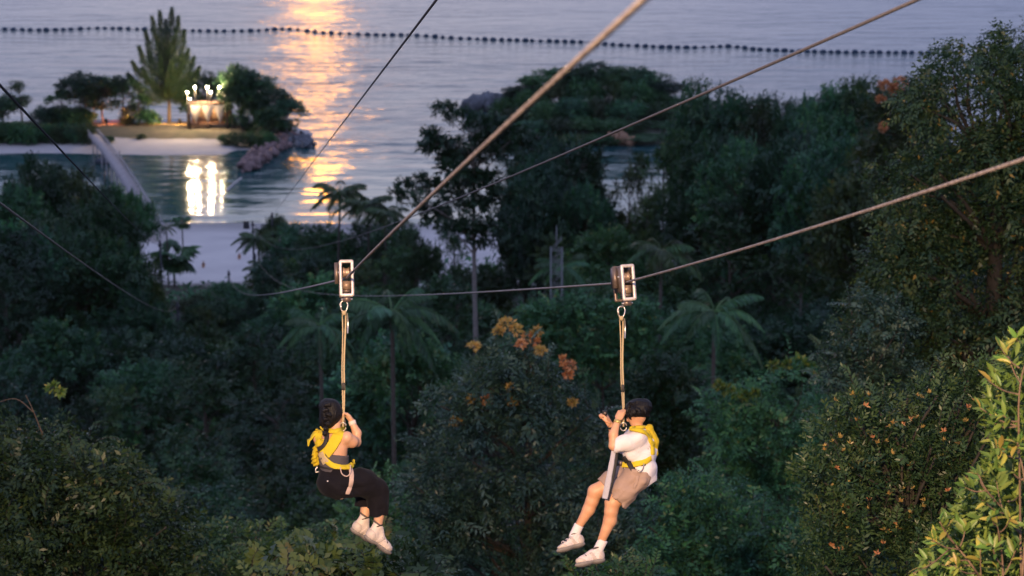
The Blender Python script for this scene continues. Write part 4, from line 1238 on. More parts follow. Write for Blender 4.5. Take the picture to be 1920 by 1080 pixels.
# ------------------------------------------------------------------ launch tower with the floodlight that lights riders and branches
def launch_tower():
    M_T = plain('tower_timber', (.20, .15, .10), .8, var=.25, scale=3)
    b = np.array([0.6, -3.4, float(ground_z(.6, -3.4))])
    root = thing('launch_tower', b, 'timber launch platform behind the zip line start', 'platform')
    for x in (-2.6, 3.8):
        for y in (-5.6, -1.2):
            mb = MB(); mb.box((x, y, (b[2] - 1 + 58.2) / 2), (.25, .25, 58.2 - b[2] + 1)); mb.build('post', M_T, root)
    for i in range(22):
        mb = MB(); mb.box((.6, -5.7 + i * .215, 58.28), (7.0, .19, .06)); mb.build('plank', M_T, root)
    lamp = np.array([-2.2, -1.5, 63.2])
    r2 = thing('floodlight', (-2.2, -1.5, 58.3), 'floodlight on a steel mast at the launch platform edge', 'floodlight')
    mb = MB(); mb.tube([(-2.2, -1.5, 58.3), (-2.2, -1.5, 63.0)], .05, 8); mb.build('mast', M_ALU_D, r2)
    tgt = at(1250, 800, 18.0)
    d = unit(tgt - lamp); s = unit(np.cross(d, [0, 0, 1])); u = np.cross(s, d)
    mb = MB(); mb.box(lamp - d * .12, (.42, .16, .32), np.array([s, d, u])); mb.build('lamp_housing', M_ALU_D, r2)
    ld = bpy.data.lights.new('floodlight_beam', 'SPOT')
    ld.energy = 20000
    ld.color = (1.0, .66, .38)
    ld.spot_size = R(75); ld.spot_blend = .8; ld.shadow_soft_size = .18
    lo = bpy.data.objects.new('floodlight_beam', ld); COL.objects.link(lo)
    lo.parent = r2
    lo.location = Vector(lamp) - Vector((-2.2, -1.5, 58.3))
    lo.rotation_euler = Vector(d).to_track_quat('-Z', 'Y').to_euler()
launch_tower()
# ------------------------------------------------------------------ figures: smooth blended solids turned into one surface
ROT = np.array([RIGHT, UP, FWD])            # rows: camera right, up, depth

def surface_nets(f, lo, h):
    s = f < 0
    nx, ny, nz = f.shape
    mixed = np.zeros((nx - 1, ny - 1, nz - 1), bool)
    cnt = np.zeros(mixed.shape, np.int8)
    for i in (0, 1):
        for j in (0, 1):
            for k in (0, 1):
                cnt += s[i:nx - 1 + i, j:ny - 1 + j, k:nz - 1 + k]
    mixed = (cnt > 0) & (cnt < 8)
    idx = np.argwhere(mixed)
    corners = np.array([[i, j, k] for i in (0, 1) for j in (0, 1) for k in (0, 1)])
    val = np.stack([f[idx[:, 0] + c[0], idx[:, 1] + c[1], idx[:, 2] + c[2]] for c in corners], 1)
    acc = np.zeros((len(idx), 3)); num = np.zeros(len(idx))
    for a in range(8):
        for b in range(a + 1, 8):
            if np.abs(corners[a] - corners[b]).sum() != 1: continue
            va, vb = val[:, a], val[:, b]
            m = (va < 0) != (vb < 0)
            t = np.where(m, va / np.where(m, va - vb, 1), 0)
            p = corners[a] + (corners[b] - corners[a]) * t[:, None]
            acc[m] += p[m]; num[m] += 1
    V = (idx + acc / np.maximum(num, 1)[:, None]) * h + lo
    vid = -np.ones(mixed.shape, np.int64); vid[mixed] = np.arange(len(idx))
    quads = []
    for ax in range(3):
        sl = [slice(None)] * 3; sl2 = [slice(None)] * 3
        sl[ax] = slice(0, -1); sl2[ax] = slice(1, None)
        ch = s[tuple(sl)] != s[tuple(sl2)]
        e = np.argwhere(ch)
        o1, o2 = [(1, 2), (2, 0), (0, 1)][ax]
        ok = (e[:, o1] > 0) & (e[:, o2] > 0) & (e[:, o1] < f.shape[o1] - 1) & (e[:, o2] < f.shape[o2] - 1)
        e = e[ok]
        flip = s[e[:, 0], e[:, 1], e[:, 2]]
        def g(d1, d2):
            q = e.copy(); q[:, o1] -= d1; q[:, o2] -= d2
            return vid[q[:, 0], q[:, 1], q[:, 2]]
        q = np.stack([g(1, 1), g(0, 1), g(0, 0), g(1, 0)], 1)
        q[~flip] = q[~flip][:, ::-1]
        quads.append(q)
    return V, np.concatenate(quads)

class Solid:
    def __init__(self, lo, hi, h):
        self.lo, self.h = np.array(lo, float), h
        n = np.ceil((np.array(hi) - self.lo) / h).astype(int) + 1
        self.ax = [self.lo[i] + np.arange(n[i]) * h for i in range(3)]
        self.f = np.full(n, .25, np.float32)
    def _win(self, lo, hi, pad):
        sl = []
        for i in range(3):
            a = int(np.clip((lo[i] - pad - self.lo[i]) / self.h, 0, len(self.ax[i]) - 1)); b = int(np.clip((hi[i] + pad - self.lo[i]) / self.h + 2, 1, len(self.ax[i])))
            sl.append(slice(a, max(b, a + 1)))
        return tuple(sl), self.ax[0][sl[0]][:, None, None], self.ax[1][sl[1]][None, :, None], self.ax[2][sl[2]][None, None, :]
    def _join(self, sl, d, k):
        g = self.f[sl]
        if k <= 0: self.f[sl] = np.minimum(g, d)
        else:
            hh = np.clip(.5 + .5 * (g - d) / k, 0, 1)
            self.f[sl] = g * (1 - hh) + d * hh - k * hh * (1 - hh)
    def cap(self, a, b, ra, rb=None, k=.02):
        rb = ra if rb is None else rb
        a, b = np.asarray(a, float), np.asarray(b, float)
        m = max(ra, rb)
        sl, X, Y, Z = self._win(np.minimum(a, b) - m, np.maximum(a, b) + m, .12)
        ba = b - a; L2 = max(ba @ ba, 1e-9)
        t = np.clip(((X - a[0]) * ba[0] + (Y - a[1]) * ba[1] + (Z - a[2]) * ba[2]) / L2, 0, 1)
        d = np.sqrt((X - a[0] - ba[0] * t) ** 2 + (Y - a[1] - ba[1] * t) ** 2 + (Z - a[2] - ba[2] * t) ** 2) - (ra + (rb - ra) * t)
        self._join(sl, d, k); return self
    def chain(self, pts, rad, k=.02):
        for i in range(len(pts) - 1): self.cap(pts[i], pts[i + 1], rad[i], rad[i + 1], k)
        return self
    def ell(self, c, r, A=None, k=.02):
        c = np.asarray(c, float); r = np.asarray(r, float); A = np.eye(3) if A is None else np.asarray(A)
        sl, X, Y, Z = self._win(c - r.max(), c + r.max(), .12)
        P = [(X - c[0]) * A[i][0] + (Y - c[1]) * A[i][1] + (Z - c[2]) * A[i][2] for i in range(3)]
        k0 = np.sqrt(sum((P[i] / r[i]) ** 2 for i in range(3))); k1 = np.sqrt(sum((P[i] / r[i] ** 2) ** 2 for i in range(3)))
        self._join(sl, k0 * (k0 - 1) / np.maximum(k1, 1e-6), k); return self
    def slab(self, c, r, A, rnd=.01, k=.01):
        c = np.asarray(c, float); r = np.asarray(r, float)
        m = np.linalg.norm(r)
        sl, X, Y, Z = self._win(c - m, c + m, .12)
        q = [abs((X - c[0]) * A[i][0] + (Y - c[1]) * A[i][1] + (Z - c[2]) * A[i][2]) - (r[i] - rnd) for i in range(3)]
        d = np.sqrt(sum(np.maximum(x, 0) ** 2 for x in q)) + np.minimum(np.maximum(np.maximum(q[0], q[1]), q[2]), 0) - rnd
        self._join(sl, d, k); return self
    def cut(self, p, n):
        """remove the side that n points to"""
        n = unit(np.asarray(n, float)); p = np.asarray(p, float)
        d = (self.ax[0][:, None, None] - p[0]) * n[0] + (self.ax[1][None, :, None] - p[1]) * n[1] + (self.ax[2][None, None, :] - p[2]) * n[2]
        self.f = np.maximum(self.f, d.astype(np.float32)); return self
    def carve(self, other, off=0.0):
        self.f = np.maximum(self.f, -(other.f - off)); return self
    def ripple(self, amp, freq, seed=0):
        g = np.random.default_rng(seed)
        for _ in range(4):
            k = g.normal(size=3) * freq; o = g.uniform(0, 6)
            self.f += (amp / 2 * np.sin(self.ax[0][:, None, None] * k[0] + self.ax[1][None, :, None] * k[1] + self.ax[2][None, None, :] * k[2] + o)).astype(np.float32)
        return self
    def front(self, x, y):
        """depth of the first surface met from the camera side at (x, y), and its outward normal"""
        i = int(round((x - self.lo[0]) / self.h)); j = int(round((y - self.lo[1]) / self.h))
        i = min(max(i, 1), self.f.shape[0] - 2); j = min(max(j, 1), self.f.shape[1] - 2)
        col = self.f[i, j]
        k = np.argmax(col < 0) if (col < 0).any() else int(np.argmin(col))
        k = min(max(k, 1), self.f.shape[2] - 2)
        n = np.array([self.f[i + 1, j, k] - self.f[i - 1, j, k], self.f[i, j + 1, k] - self.f[i, j - 1, k], self.f[i, j, k + 1] - self.f[i, j, k - 1]])
        return self.ax[2][k], unit(n)

def folds(S, amp, seed, n=7, scale=(26, 60)):
    """creases: ridged bands running across the cloth"""
    g = np.random.default_rng(seed)
    X, Y, Z = S.ax[0][:, None, None], S.ax[1][None, :, None], S.ax[2][None, None, :]
    for _ in range(n):
        k = unit(g.normal(size=3) * [1, 1.2, .6]) * g.uniform(*scale); o = g.uniform(0, 6)
        c = np.array([g.choice(S.ax[i]) for i in range(3)])
        w = np.exp(-((X - c[0]) ** 2 + (Y - c[1]) ** 2 + (Z - c[2]) ** 2) / (2 * .13 ** 2))
        S.f += (amp * w * (1 - 2 * np.abs(np.sin((X * k[0] + Y * k[1] + Z * k[2] + o) / 2)))).astype(np.float32)
    return S

class Figure:
    """camera-aligned frame round an anchor pixel at a depth; the person hangs there"""
    def __init__(self, ax, ay, D):
        self.a, self.D = (ax, ay), D
        self.o = np.array([(ax - 960) / F * D, (540 - ay) / F * D, D])
    def j(self, px, py, w=0.0):
        d = self.D + w
        return np.array([(px - 960) / F * d, (540 - py) / F * d, d]) - self.o
    def world(self, V):
        return CAM + (np.asarray(V) + self.o) @ ROT
    def solid(self, lo_px, hi_px, w0, w1, h):
        a, b = self.j(lo_px[0], hi_px[1]), self.j(hi_px[0], lo_px[1])
        return Solid((a[0], a[1], w0), (b[0], b[1], w1), h)
    def mesh(self, S, name, mat, parent=None, label=None):
        V, Q = surface_nets(S.f, S.lo, S.h)
        W = self.world(V)
        org = WLOC[parent.name] if parent is not None else self.world(np.zeros((1, 3)))[0]
        return link(name, mesh_from(name, W - org, Q, True), mat, parent, None if parent else org)
    def band(self, name, S, px, width, thick, mat, parent, lift=.006, w=None):
        """webbing lying on the surface of S along pixels; entries (px, py) or (px, py, depth)"""
        ctrl = spline(np.array([p[:2] for p in px], float), 8)
        pts, nr = [], []
        for x, y in ctrl:
            q = self.j(x, y)
            d, n = S.front(q[0], q[1])
            q = self.j(x, y, d); q[2] = d
            pts.append(q + n * lift); nr.append(n)
        pts, nr = np.array(pts), np.array(nr)
        for _ in range(3):
            pts[1:-1] = (pts[:-2] + 2 * pts[1:-1] + pts[2:]) / 4; nr[1:-1] = nr[:-2] + 2 * nr[1:-1] + nr[2:]
        mb = MB(); mb.ribbon(self.world(pts), unit(nr) @ ROT, width, thick)
        return mb.build(name, mat, parent, None, True)
    def strip(self, name, pts, width, thick, nrm, mat, parent, n=6):
        P = spline([self.j(*p) for p in pts], n)
        mb = MB(); mb.ribbon(self.world(P), np.asarray(nrm, float) @ ROT, width, thick)
        return mb.build(name, mat, parent, None, True)
    def cord(self, name, pts, r, mat, parent, n=8):
        mb = MB(); mb.tube(self.world(spline([self.j(*p) for p in pts], n)), r, 6)
        return mb.build(name, mat, parent, None, True)

def axes(th, tilt=0.0):
    """rows: side (person's right), up, forward, for a body facing th from straight away toward the right"""
    f = np.array([math.sin(th), 0, math.cos(th)]); s = np.array([math.cos(th), 0, -math.sin(th)]); u = np.array([0, 1.0, 0])
    if tilt:
        f2 = f * math.cos(tilt) - u * math.sin(tilt); u = u * math.cos(tilt) + f * math.sin(tilt); f = f2
    return np.array([s, u, f])

def hand(S, wrist, grip, across, curl_to, size=1.0, k=.006, thumb_side=1):
    """palm and five unequal bent fingers closing round a line through grip"""
    wrist, grip = np.asarray(wrist), np.asarray(grip)
    d = unit(grip - wrist); a = unit(np.asarray(across) - (np.asarray(across) @ d) * d); c = unit(np.asarray(curl_to) - (np.asarray(curl_to) @ d) * d)
    pc = wrist + d * .05 * size
    S.slab(pc, (.036 * size, .046 * size, .013 * size), np.array([a, d, c]), .011, .012)
    S.cap(wrist - d * .015, pc, .024 * size, .026 * size, .015)
    for i, (off, ln) in enumerate([(-.030, .85), (-.010, 1.0), (.011, .95), (.030, .75)]):
        b = wrist + (d * .092 + a * off) * size
        p1 = b + (d * .028 * ln + c * .016) * size
        p2 = p1 + (d * -.004 + c * .026) * size * ln
        p3 = p2 + (d * -.024 + c * .004) * size * ln
        S.chain([b - d * .02, p1, p2, p3], [.0095 * size, .0092 * size, .0085 * size, .0075 * size], .003)
    b = wrist + (d * .025 + a * -.034 * thumb_side) * size
    S.chain([b, b + (d * .03 - a * .014 * thumb_side + c * .018) * size, b + (d * .055 - a * .002 * thumb_side + c * .038) * size], [.0125 * size, .0105 * size, .0085 * size], .006)

def fabric(name, col, bump=.35, scale=14, rough=.85):
    m, n, l, b = mat_new(name)
    tc = n.new('ShaderNodeTexCoord')
    nz = n.new('ShaderNodeTexNoise'); nz.inputs['Scale'].default_value = scale; nz.inputs['Detail'].default_value = 5; nz.inputs['Distortion'].default_value = .6
    l.new(tc.outputs['Object'], nz.inputs['Vector'])
    bp = n.new('ShaderNodeBump'); bp.inputs['Strength'].default_value = bump; bp.inputs['Distance'].default_value = .03
    l.new(nz.outputs[0], bp.inputs['Height']); l.new(bp.outputs[0], b.inputs['Normal'])
    r = n.new('ShaderNodeValToRGB'); c = np.array(col)
    r.color_ramp.elements[0].color = (*(c * .85), 1); r.color_ramp.elements[1].color = (*np.clip(c * 1.1, 0, 1), 1)
    l.new(nz.outputs[0], r.inputs[0]); l.new(r.outputs[0], b.inputs['Base Color'])
    b.inputs['Roughness'].default_value = rough; b.inputs['Specular IOR Level'].default_value = .1
    b.inputs['Sheen Weight'].default_value = .03
    return m

def skin(name, col):
    m, n, l, b = mat_new(name)
    tc = n.new('ShaderNodeTexCoord')
    nz = n.new('ShaderNodeTexNoise'); nz.inputs['Scale'].default_value = 9; nz.inputs['Detail'].default_value = 4
    l.new(tc.outputs['Object'], nz.inputs['Vector'])
    r = n.new('ShaderNodeValToRGB'); c = np.array(col)
    r.color_ramp.elements[0].position = .3; r.color_ramp.elements[0].color = (*(c * np.array([.88, .80, .76])), 1)
    r.color_ramp.elements[1].position = .7; r.color_ramp.elements[1].color = (*(c * 1.06), 1)
    l.new(nz.outputs[0], r.inputs[0]); l.new(r.outputs[0], b.inputs['Base Color'])
    b.inputs['Roughness'].default_value = .5; b.inputs['Subsurface Weight'].default_value = .08; b.inputs['Subsurface Radius'].default_value = (.02, .008, .004)
    return m

def hairmat(name, col):
    m, n, l, b = mat_new(name)
    tc = n.new('ShaderNodeTexCoord')
    mp = n.new('ShaderNodeMapping'); mp.inputs['Scale'].default_value = (90, 90, 8)
    nz = n.new('ShaderNodeTexNoise'); nz.inputs['Scale'].default_value = 1.2; nz.inputs['Detail'].default_value = 6
    l.new(tc.outputs['Object'], mp.inputs[0]); l.new(mp.outputs[0], nz.inputs['Vector'])
    bp = n.new('ShaderNodeBump'); bp.inputs['Strength'].default_value = .8; bp.inputs['Distance'].default_value = .012
    l.new(nz.outputs[0], bp.inputs['Height']); l.new(bp.outputs[0], b.inputs['Normal'])
    b.inputs['Base Color'].default_value = (*col, 1); b.inputs['Roughness'].default_value = .5; b.inputs['Specular IOR Level'].default_value = .25
    return m

M_SKIN1 = skin('skin_rider', (.62, .36, .22))
M_SKIN2 = skin('skin_rider_b', (.60, .33, .19))
M_HAIR = hairmat('black_hair', (.006, .005, .006))
M_TROUSER = fabric('black_trousers', (.009, .008, .011), .5, 9)
M_TANK = fabric('grey_top', (.085, .075, .085), .3, 20)
M_TEE = fabric('white_cotton', (.72, .66, .68), .7, 8)
M_SHORTS = fabric('khaki_shorts', (.36, .25, .20), .55, 9)
M_SOCK = fabric('white_sock', (.74, .68, .68), .3, 60)
M_SHOE = plain('shoe_leather', (.66, .55, .48), .6, var=.08, scale=25)
M_SHOE2 = plain('shoe_mesh', (.62, .54, .52), .7, var=.12, scale=60)
M_PANEL = plain('shoe_panel', (.50, .42, .38), .5, var=.1, scale=40)
M_COLLAR = plain('shoe_collar', (.10, .08, .075), .8)
M_SOLE = plain('shoe_sole', (.20, .175, .165), .7, var=.12, scale=30)
M_YEL = fabric('yellow_harness', (.62, .47, .03), .25, 40, .7)
M_YEL_D = fabric('yellow_pouch', (.56, .40, .02), .5, 30, .7)
M_BLACK = plain('black_strap', (.018, .016, .016), .7, var=.2, scale=60)
M_GREYPAD = fabric('grey_padding', (.42, .40, .44), .2, 30)
M_MESHPAD = fabric('tan_mesh_pad', (.50, .38, .22), .4, 60)
M_STRAPW = fabric('pale_thigh_strap', (.52, .38, .33), .2, 50)

def shoe(fig, heel, toe, ankle, wide, parent, mat, sole_dir, name='shoe', laces=0):
    """heel, toe, ankle: points in the figure's frame"""
    heel, toe, ankle = map(np.asarray, (heel, toe, ankle))
    d = unit(toe - heel); dn = np.asarray(sole_dir, float); dn = unit(dn - (dn @ d) * d); sd = np.cross(d, dn)
    L = np.linalg.norm(toe - heel)
    lo = np.minimum(np.minimum(heel, toe), ankle) - .14; hi = np.maximum(np.maximum(heel, toe), ankle) + .14
    S = Solid(lo, hi, .006)
    A = np.array([d, dn, sd])
    S.ell(heel + d * .05 - dn * .012, (.062, .05, wide * .95), A, .02)
    S.ell(heel + d * L * .55 - dn * .006, (L * .36, .046, wide * 1.0), A, .03)
    S.ell(toe - d * .065 + dn * .004, (.075, .038, wide * 1.02), A, .03)
    S.cap(heel + d * .05, ankle, .046, .042, .035)
    S.cap(heel + d * L * .5 - dn * .03, ankle + d * .012, .036, .036, .03)
    S.cut(heel + dn * .030, dn)
    S.cut(ankle, unit(ankle - heel) - d * .2)
    o = fig.mesh(S, name, mat, parent)
    S2 = Solid(lo, hi, .006)
    S2.ell(heel + d * .055 + dn * .036, (.072, .030, wide * 1.15), A, .01)
    S2.ell(heel + d * L * .5 + dn * .030, (L * .40, .018, wide * .95), A, .02)
    S2.ell(toe - d * .06 + dn * .036, (.092, .032, wide * 1.18), A, .02)
    S2.cut(heel + dn * .018, -dn)
    fig.mesh(S2, 'sole', M_SOLE, o)
    S3 = Solid(lo, hi, .006)                            # overlay panels: toe cap, heel counter
    S3.f = S.f + .0 ; S3.f = S.f - .0045
    keep = Solid(lo, hi, .006)
    keep.ell(heel + d * .02 - dn * .005, (.055, .05, .09), A, .01); keep.ell(toe + d * .0 + dn * .02, (.085, .045, .09), A, .01)
    keep.slab(heel + d * L * .42 - dn * .012, (.016, .05, .09), np.array([unit(d + dn * .5), unit(dn - d * .5), sd]), .004, .004)
    S3.f = np.maximum(S3.f, keep.f)
    fig.mesh(S3, 'overlay_panel', M_PANEL, o)
    cq = ankle - unit(ankle - heel) * .004
    mb = MB(); mb.tube(fig.world(np.array([cq + d * .046 * math.cos(q) + sd * .042 * math.sin(q) for q in np.linspace(0, 2 * np.pi, 19)])), .009, 6, False); mb.build('collar', M_COLLAR, o, None, True)
    for i in range(laces):
        c = heel + d * (L * (.42 + .09 * i)) - dn * (.052 - .006 * i)
        mb = MB(); P = [c + sd * x * wide - dn * (.012 - .02 * x * x) for x in np.linspace(-.95, .95, 7)]
        mb.tube(fig.world(np.array(P)), .0055, 5); mb.build('lace', M_BLACK if i % 2 else mat, o, None, True)
    return o, A

# ---------------------------------------------------------------- left rider
def rider_left():
    fg = Figure(635, 870, 18.7)
    j = fg.j
    th = R(32)
    AT = axes(th, R(6))
    S = fg.solid((560, 735), (760, 1045), -.42, .62, .0075)
    # trunk
    S.ell(j(630, 902), (.155, .13, .13), axes(R(45)), .03)
    S.chain([j(630, 895), j(626, 868), j(624, 840)], [.125, .112, .118], .05)
    S.ell(j(623, 842), (.155, .13, .105), AT, .05)
    S.ell(j(627, 822, .0), (.150, .06, .075), AT, .05)
    S.chain([j(627, 815), j(629, 796, .02)], [.056, .050], .035)
    # head, looking away to the right
    AH = axes(R(48), R(10))
    S.ell(j(624, 776, .02), (.074, .108, .092), AH, .02)
    S.ell(j(634, 787, .07), (.05, .055, .05), AH, .02)
    fw = AH[2]; hc = j(624, 776, .02)
    S.ell(hc + fw * .098 - AH[1] * .012, (.012, .02, .018), AH, .012)
    for e in (-1, 1): S.ell(hc + AH[0] * .074 * e - AH[1] * .012, (.01, .026, .016), AH, .008)
    S.ell(hc + fw * .084 - AH[1] * .05, (.024, .008, .012), AH, .006)
    # right arm raised, hand on the lanyard
    S.chain([j(650, 820, -.075), j(660, 828, -.02), j(668, 829, .06)], [.058, .052, .044], .035)
    S.chain([j(668, 829, .06), j(669, 812, .075), j(660, 791, .085)], [.044, .042, .028], .02)
    hand(S, j(659, 789, .085), j(644, 768, .05), (.3, -.2, -1.0), (-.8, -.1, -.35), 1.0)
    # left arm forward of the chest
    S.chain([j(598, 822, .075), j(604, 842, .19), j(612, 846, .27)], [.056, .050, .043], .035)
    S.chain([j(612, 846, .27), j(628, 822, .27), j(636, 802, .22)], [.043, .038, .027], .02)
    hand(S, j(637, 800, .22), j(642, 782, .12), (1, 0, .2), (.2, .1, -1), 1.0, thumb_side=-1)
    # legs
    S.chain([j(638, 905, -.06), j(712, 918, .10), j(713, 945, .11), j(708, 992, .10)], [.108, .070, .058, .038], .03)
    S.chain([j(624, 905, .10), j(690, 912, .30), j(688, 940, .31), j(681, 980, .28)], [.108, .070, .058, .038], .03)
    body = fg.mesh(S, 'person', M_SKIN1)
    tag(body, 'zip line rider in black trousers and grey top with a yellow harness, seen from behind', 'person')
    # hair gathered in a braid
    Hs = fg.solid((585, 735), (660, 830), -.25, .3, .006)
    Hs.ell(j(621, 775, .0), (.098, .122, .118), AH, .02)
    Hs.ell(j(617, 762, .0), (.10, .075, .10), AH, .03)
    Hs.ell(j(612, 790, -.02), (.075, .07, .07), AH, .03)
    Hs.cut(hc + fw * .055 + AH[1] * .02, fw - AH[1] * .25)
    Hs.ripple(.003, 45, 4)
    hair = fg.mesh(Hs, 'hair', M_HAIR, body)
    Bs = fg.solid((585, 735), (660, 850), -.35, .3, .006)
    for i, (x, y) in enumerate([(616, 758), (613, 768), (618, 776), (613, 785), (617, 793), (613, 802), (611, 811)]):
        q = j(x, y); d = Hs.front(q[0], q[1])[0] if y < 795 else None
        w = (d if d is not None and abs(d) < .2 else -.11)
        Bs.ell(np.array([q[0], q[1], w - .012]), (.036 - .002 * i, .026, .026), None, .006)
    Bs.ripple(.003, 90, 5)
    fg.mesh(Bs, 'braid', M_HAIR, hair)
    # grey strapless top
    T = fg.solid((580, 820), (690, 900), -.3, .3, .006)
    T.chain([j(630, 893), j(626, 868), j(624, 840)], [.132, .124, .130], .05)
    T.ell(j(624, 846), (.168, .14, .118), AT, .05)
    T.cut(j(640, 853), (.12, 1, 0)); T.cut(j(630, 882), (0, -1, 0))
    folds(T, .004, 82, 8)
    fg.mesh(T, 'top', M_TANK, body)
    # wide cropped trousers
    P = fg.solid((575, 850), (745, 990), -.4, .62, .0075)
    P.ell(j(628, 885), (.162, .10, .135), axes(R(35)), .03)
    P.ell(j(626, 906, -.02), (.175, .135, .150), axes(R(45)), .05)
    P.chain([j(640, 908, -.06), j(680, 905, .02), j(706, 920, .10), j(709, 945, .11), j(708, 968, .10)], [.135, .125, .105, .092, .086], .05)
    P.chain([j(624, 908, .10), j(668, 905, .22), j(688, 918, .30), j(686, 938, .31), j(680, 954, .285)], [.13, .12, .102, .088, .080], .05)
    P.cut(j(700, 969), (0.10, -1, 0)); P.cut(j(628, 875), (.02, 1, 0))
    P.ripple(.005, 22, 8); folds(P, .010, 81, 16)
    # the far leg is cropped a little higher
    i0 = int((j(693, 900)[0] - P.lo[0]) / P.h)
    yy = P.ax[1][None, :, None]; P.f[:i0] = np.maximum(P.f[:i0], (j(680, 955)[1] - yy).astype(np.float32))
    tr = fg.mesh(P, 'trousers', M_TROUSER, body)
    # shoes
    shoe(fg, j(664, 986, .25), j(700, 1008, .36), j(684, 966, .28), .046, body, M_SHOE, (-.55, -.8, -.05), laces=4)
    shoe(fg, j(690, 1000, .06), j(733, 1029, .20), j(709, 981, .10), .048, body, M_SHOE, (-.55, -.8, -.05), laces=4)
    for (a, b) in [((683, 972, .28), .045), ((709, 986, .10), .045)]:
        q = j(*a); mb = MB(); mb.tube(fg.world(np.array([q + [math.sin(t) * b, .012 * math.sin(t), math.cos(t) * b] for t in np.linspace(0, 2 * np.pi, 17)])), .006, 6, False); mb.build('ankle_sock', M_BLACK, body, None, True)
    # wristband
    q0, q1 = j(662, 797, .083), j(659.5, 789, .085)
    mb = MB(); mb.tube(fg.world(np.array([q0, q1])), .036, 14); mb.build('wristband', plain('cream_band', (.66, .55, .48), .7), body, None, True)
    # harness over the combined body and clothes
    U = fg.solid((560, 735), (760, 1045), -.42, .62, .0075)
    U.f = S.f.copy(); 
    def over(a):
        off = np.round((a.lo - U.lo) / U.h).astype(int)
        if abs(a.h - U.h) < 1e-9:
            sl = tuple(slice(max(off[i], 0), min(off[i] + a.f.shape[i], U.f.shape[i])) for i in range(3))
            sr = tuple(slice(sl[i].start - off[i], sl[i].stop - off[i]) for i in range(3))
            U.f[sl] = np.minimum(U.f[sl], a.f[sr])
    over(P)
    U.ell(j(624, 848), (.180, .15, .130), AT, .02); U.chain([j(630, 890), j(626, 868)], [.142, .136], .02)
    hx = MB(); hx.box(fg.world(j(640, 872, .0)[None])[0], (.02, .02, .02))
    har = fg.band('harness', U, [(662, 866), (655, 876), (640, 877), (625, 873), (612, 862), (606, 850), (604, 838), (608, 825)], .052, .016, M_YEL, body, .010)
    fg.band('shoulder_strap', U, [(594, 806), (598, 816), (601, 830), (602, 842)], .075, .018, M_YEL, har, .012)
    fg.band('shoulder_strap', U, [(640, 806), (635, 816), (629, 826), (622, 838), (612, 850)], .105, .014, M_YEL, har, .012)
    fg.band('neck_pad', U, [(604, 803), (615, 808), (628, 810), (640, 806)], .045, .020, M_YEL, har, .012)
    fg.band('shoulder_flap', U, [(597, 808), (588, 818), (580, 830)], .085, .014, M_YEL, har, .012)
    fg.band('back_strap', U, [(617, 806), (615, 818), (613, 830), (608, 838), (600, 843)], .040, .022, M_BLACK, har, .022)
    Pz = fg.solid((575, 815), (625, 885), -.35, .1, .006)
    q = j(601, 832); dz = U.front(q[0], q[1])[0]
    Pz.ell(np.array([q[0], q[1], dz - .03]), (.042, .045, .04), None, .02)
    q = j(592, 853); Pz.ell(np.array([q[0], q[1], dz + .0]), (.030, .085, .05), None, .03)
    q = j(593, 866); Pz.ell(np.array([q[0], q[1], dz + .01]), (.032, .035, .04), None, .02)
    Pz.ripple(.007, 55, 3)
    fg.mesh(Pz, 'rope_pouch', M_YEL_D, har)
    fg.band('back_pad', U, [(603, 848), (607, 858), (613, 868)], .075, .016, M_MESHPAD, har, .012)
    fg.band('waist_web', U, [(596, 871), (608, 876), (622, 879), (634, 878)], .018, .008, M_BLACK, har, .014)
    fg.band('thigh_strap', U, [(656, 876), (659, 890), (658, 905), (654, 918), (648, 932)], .042, .010, M_STRAPW, har, .008)
    fg.band('thigh_strap', U, [(648, 931), (640, 934), (630, 935)], .018, .008, M_STRAPW, har, .006)
    q = j(638, 878); dz = U.front(q[0], q[1])[0]
    fg.cord('gear_loop', [(638, 876, dz - .02), (641, 888, dz - .03), (650, 893, dz - .03), (657, 886, dz - .02), (657, 872, dz)], .0055, M_STRAPW, har)
    q = j(597, 878); dz = U.front(q[0], q[1])[0]
    fg.cord('gear_hook', [(598, 872, dz - .01), (592, 880, dz - .02), (593, 885, dz - .02), (599, 884, dz - .02)], .006, M_HOOK, har)
    mb = MB()
    q = j(618, 899); d, n = U.front(q[0], q[1]); c = np.array([q[0], q[1], d]) + n * .003
    mb.blob(fg.world(c[None])[0], .008, 1, .0, 8, 6); mb.build('trouser_logo', M_SOCK, tr)
    return fg
rider_left()

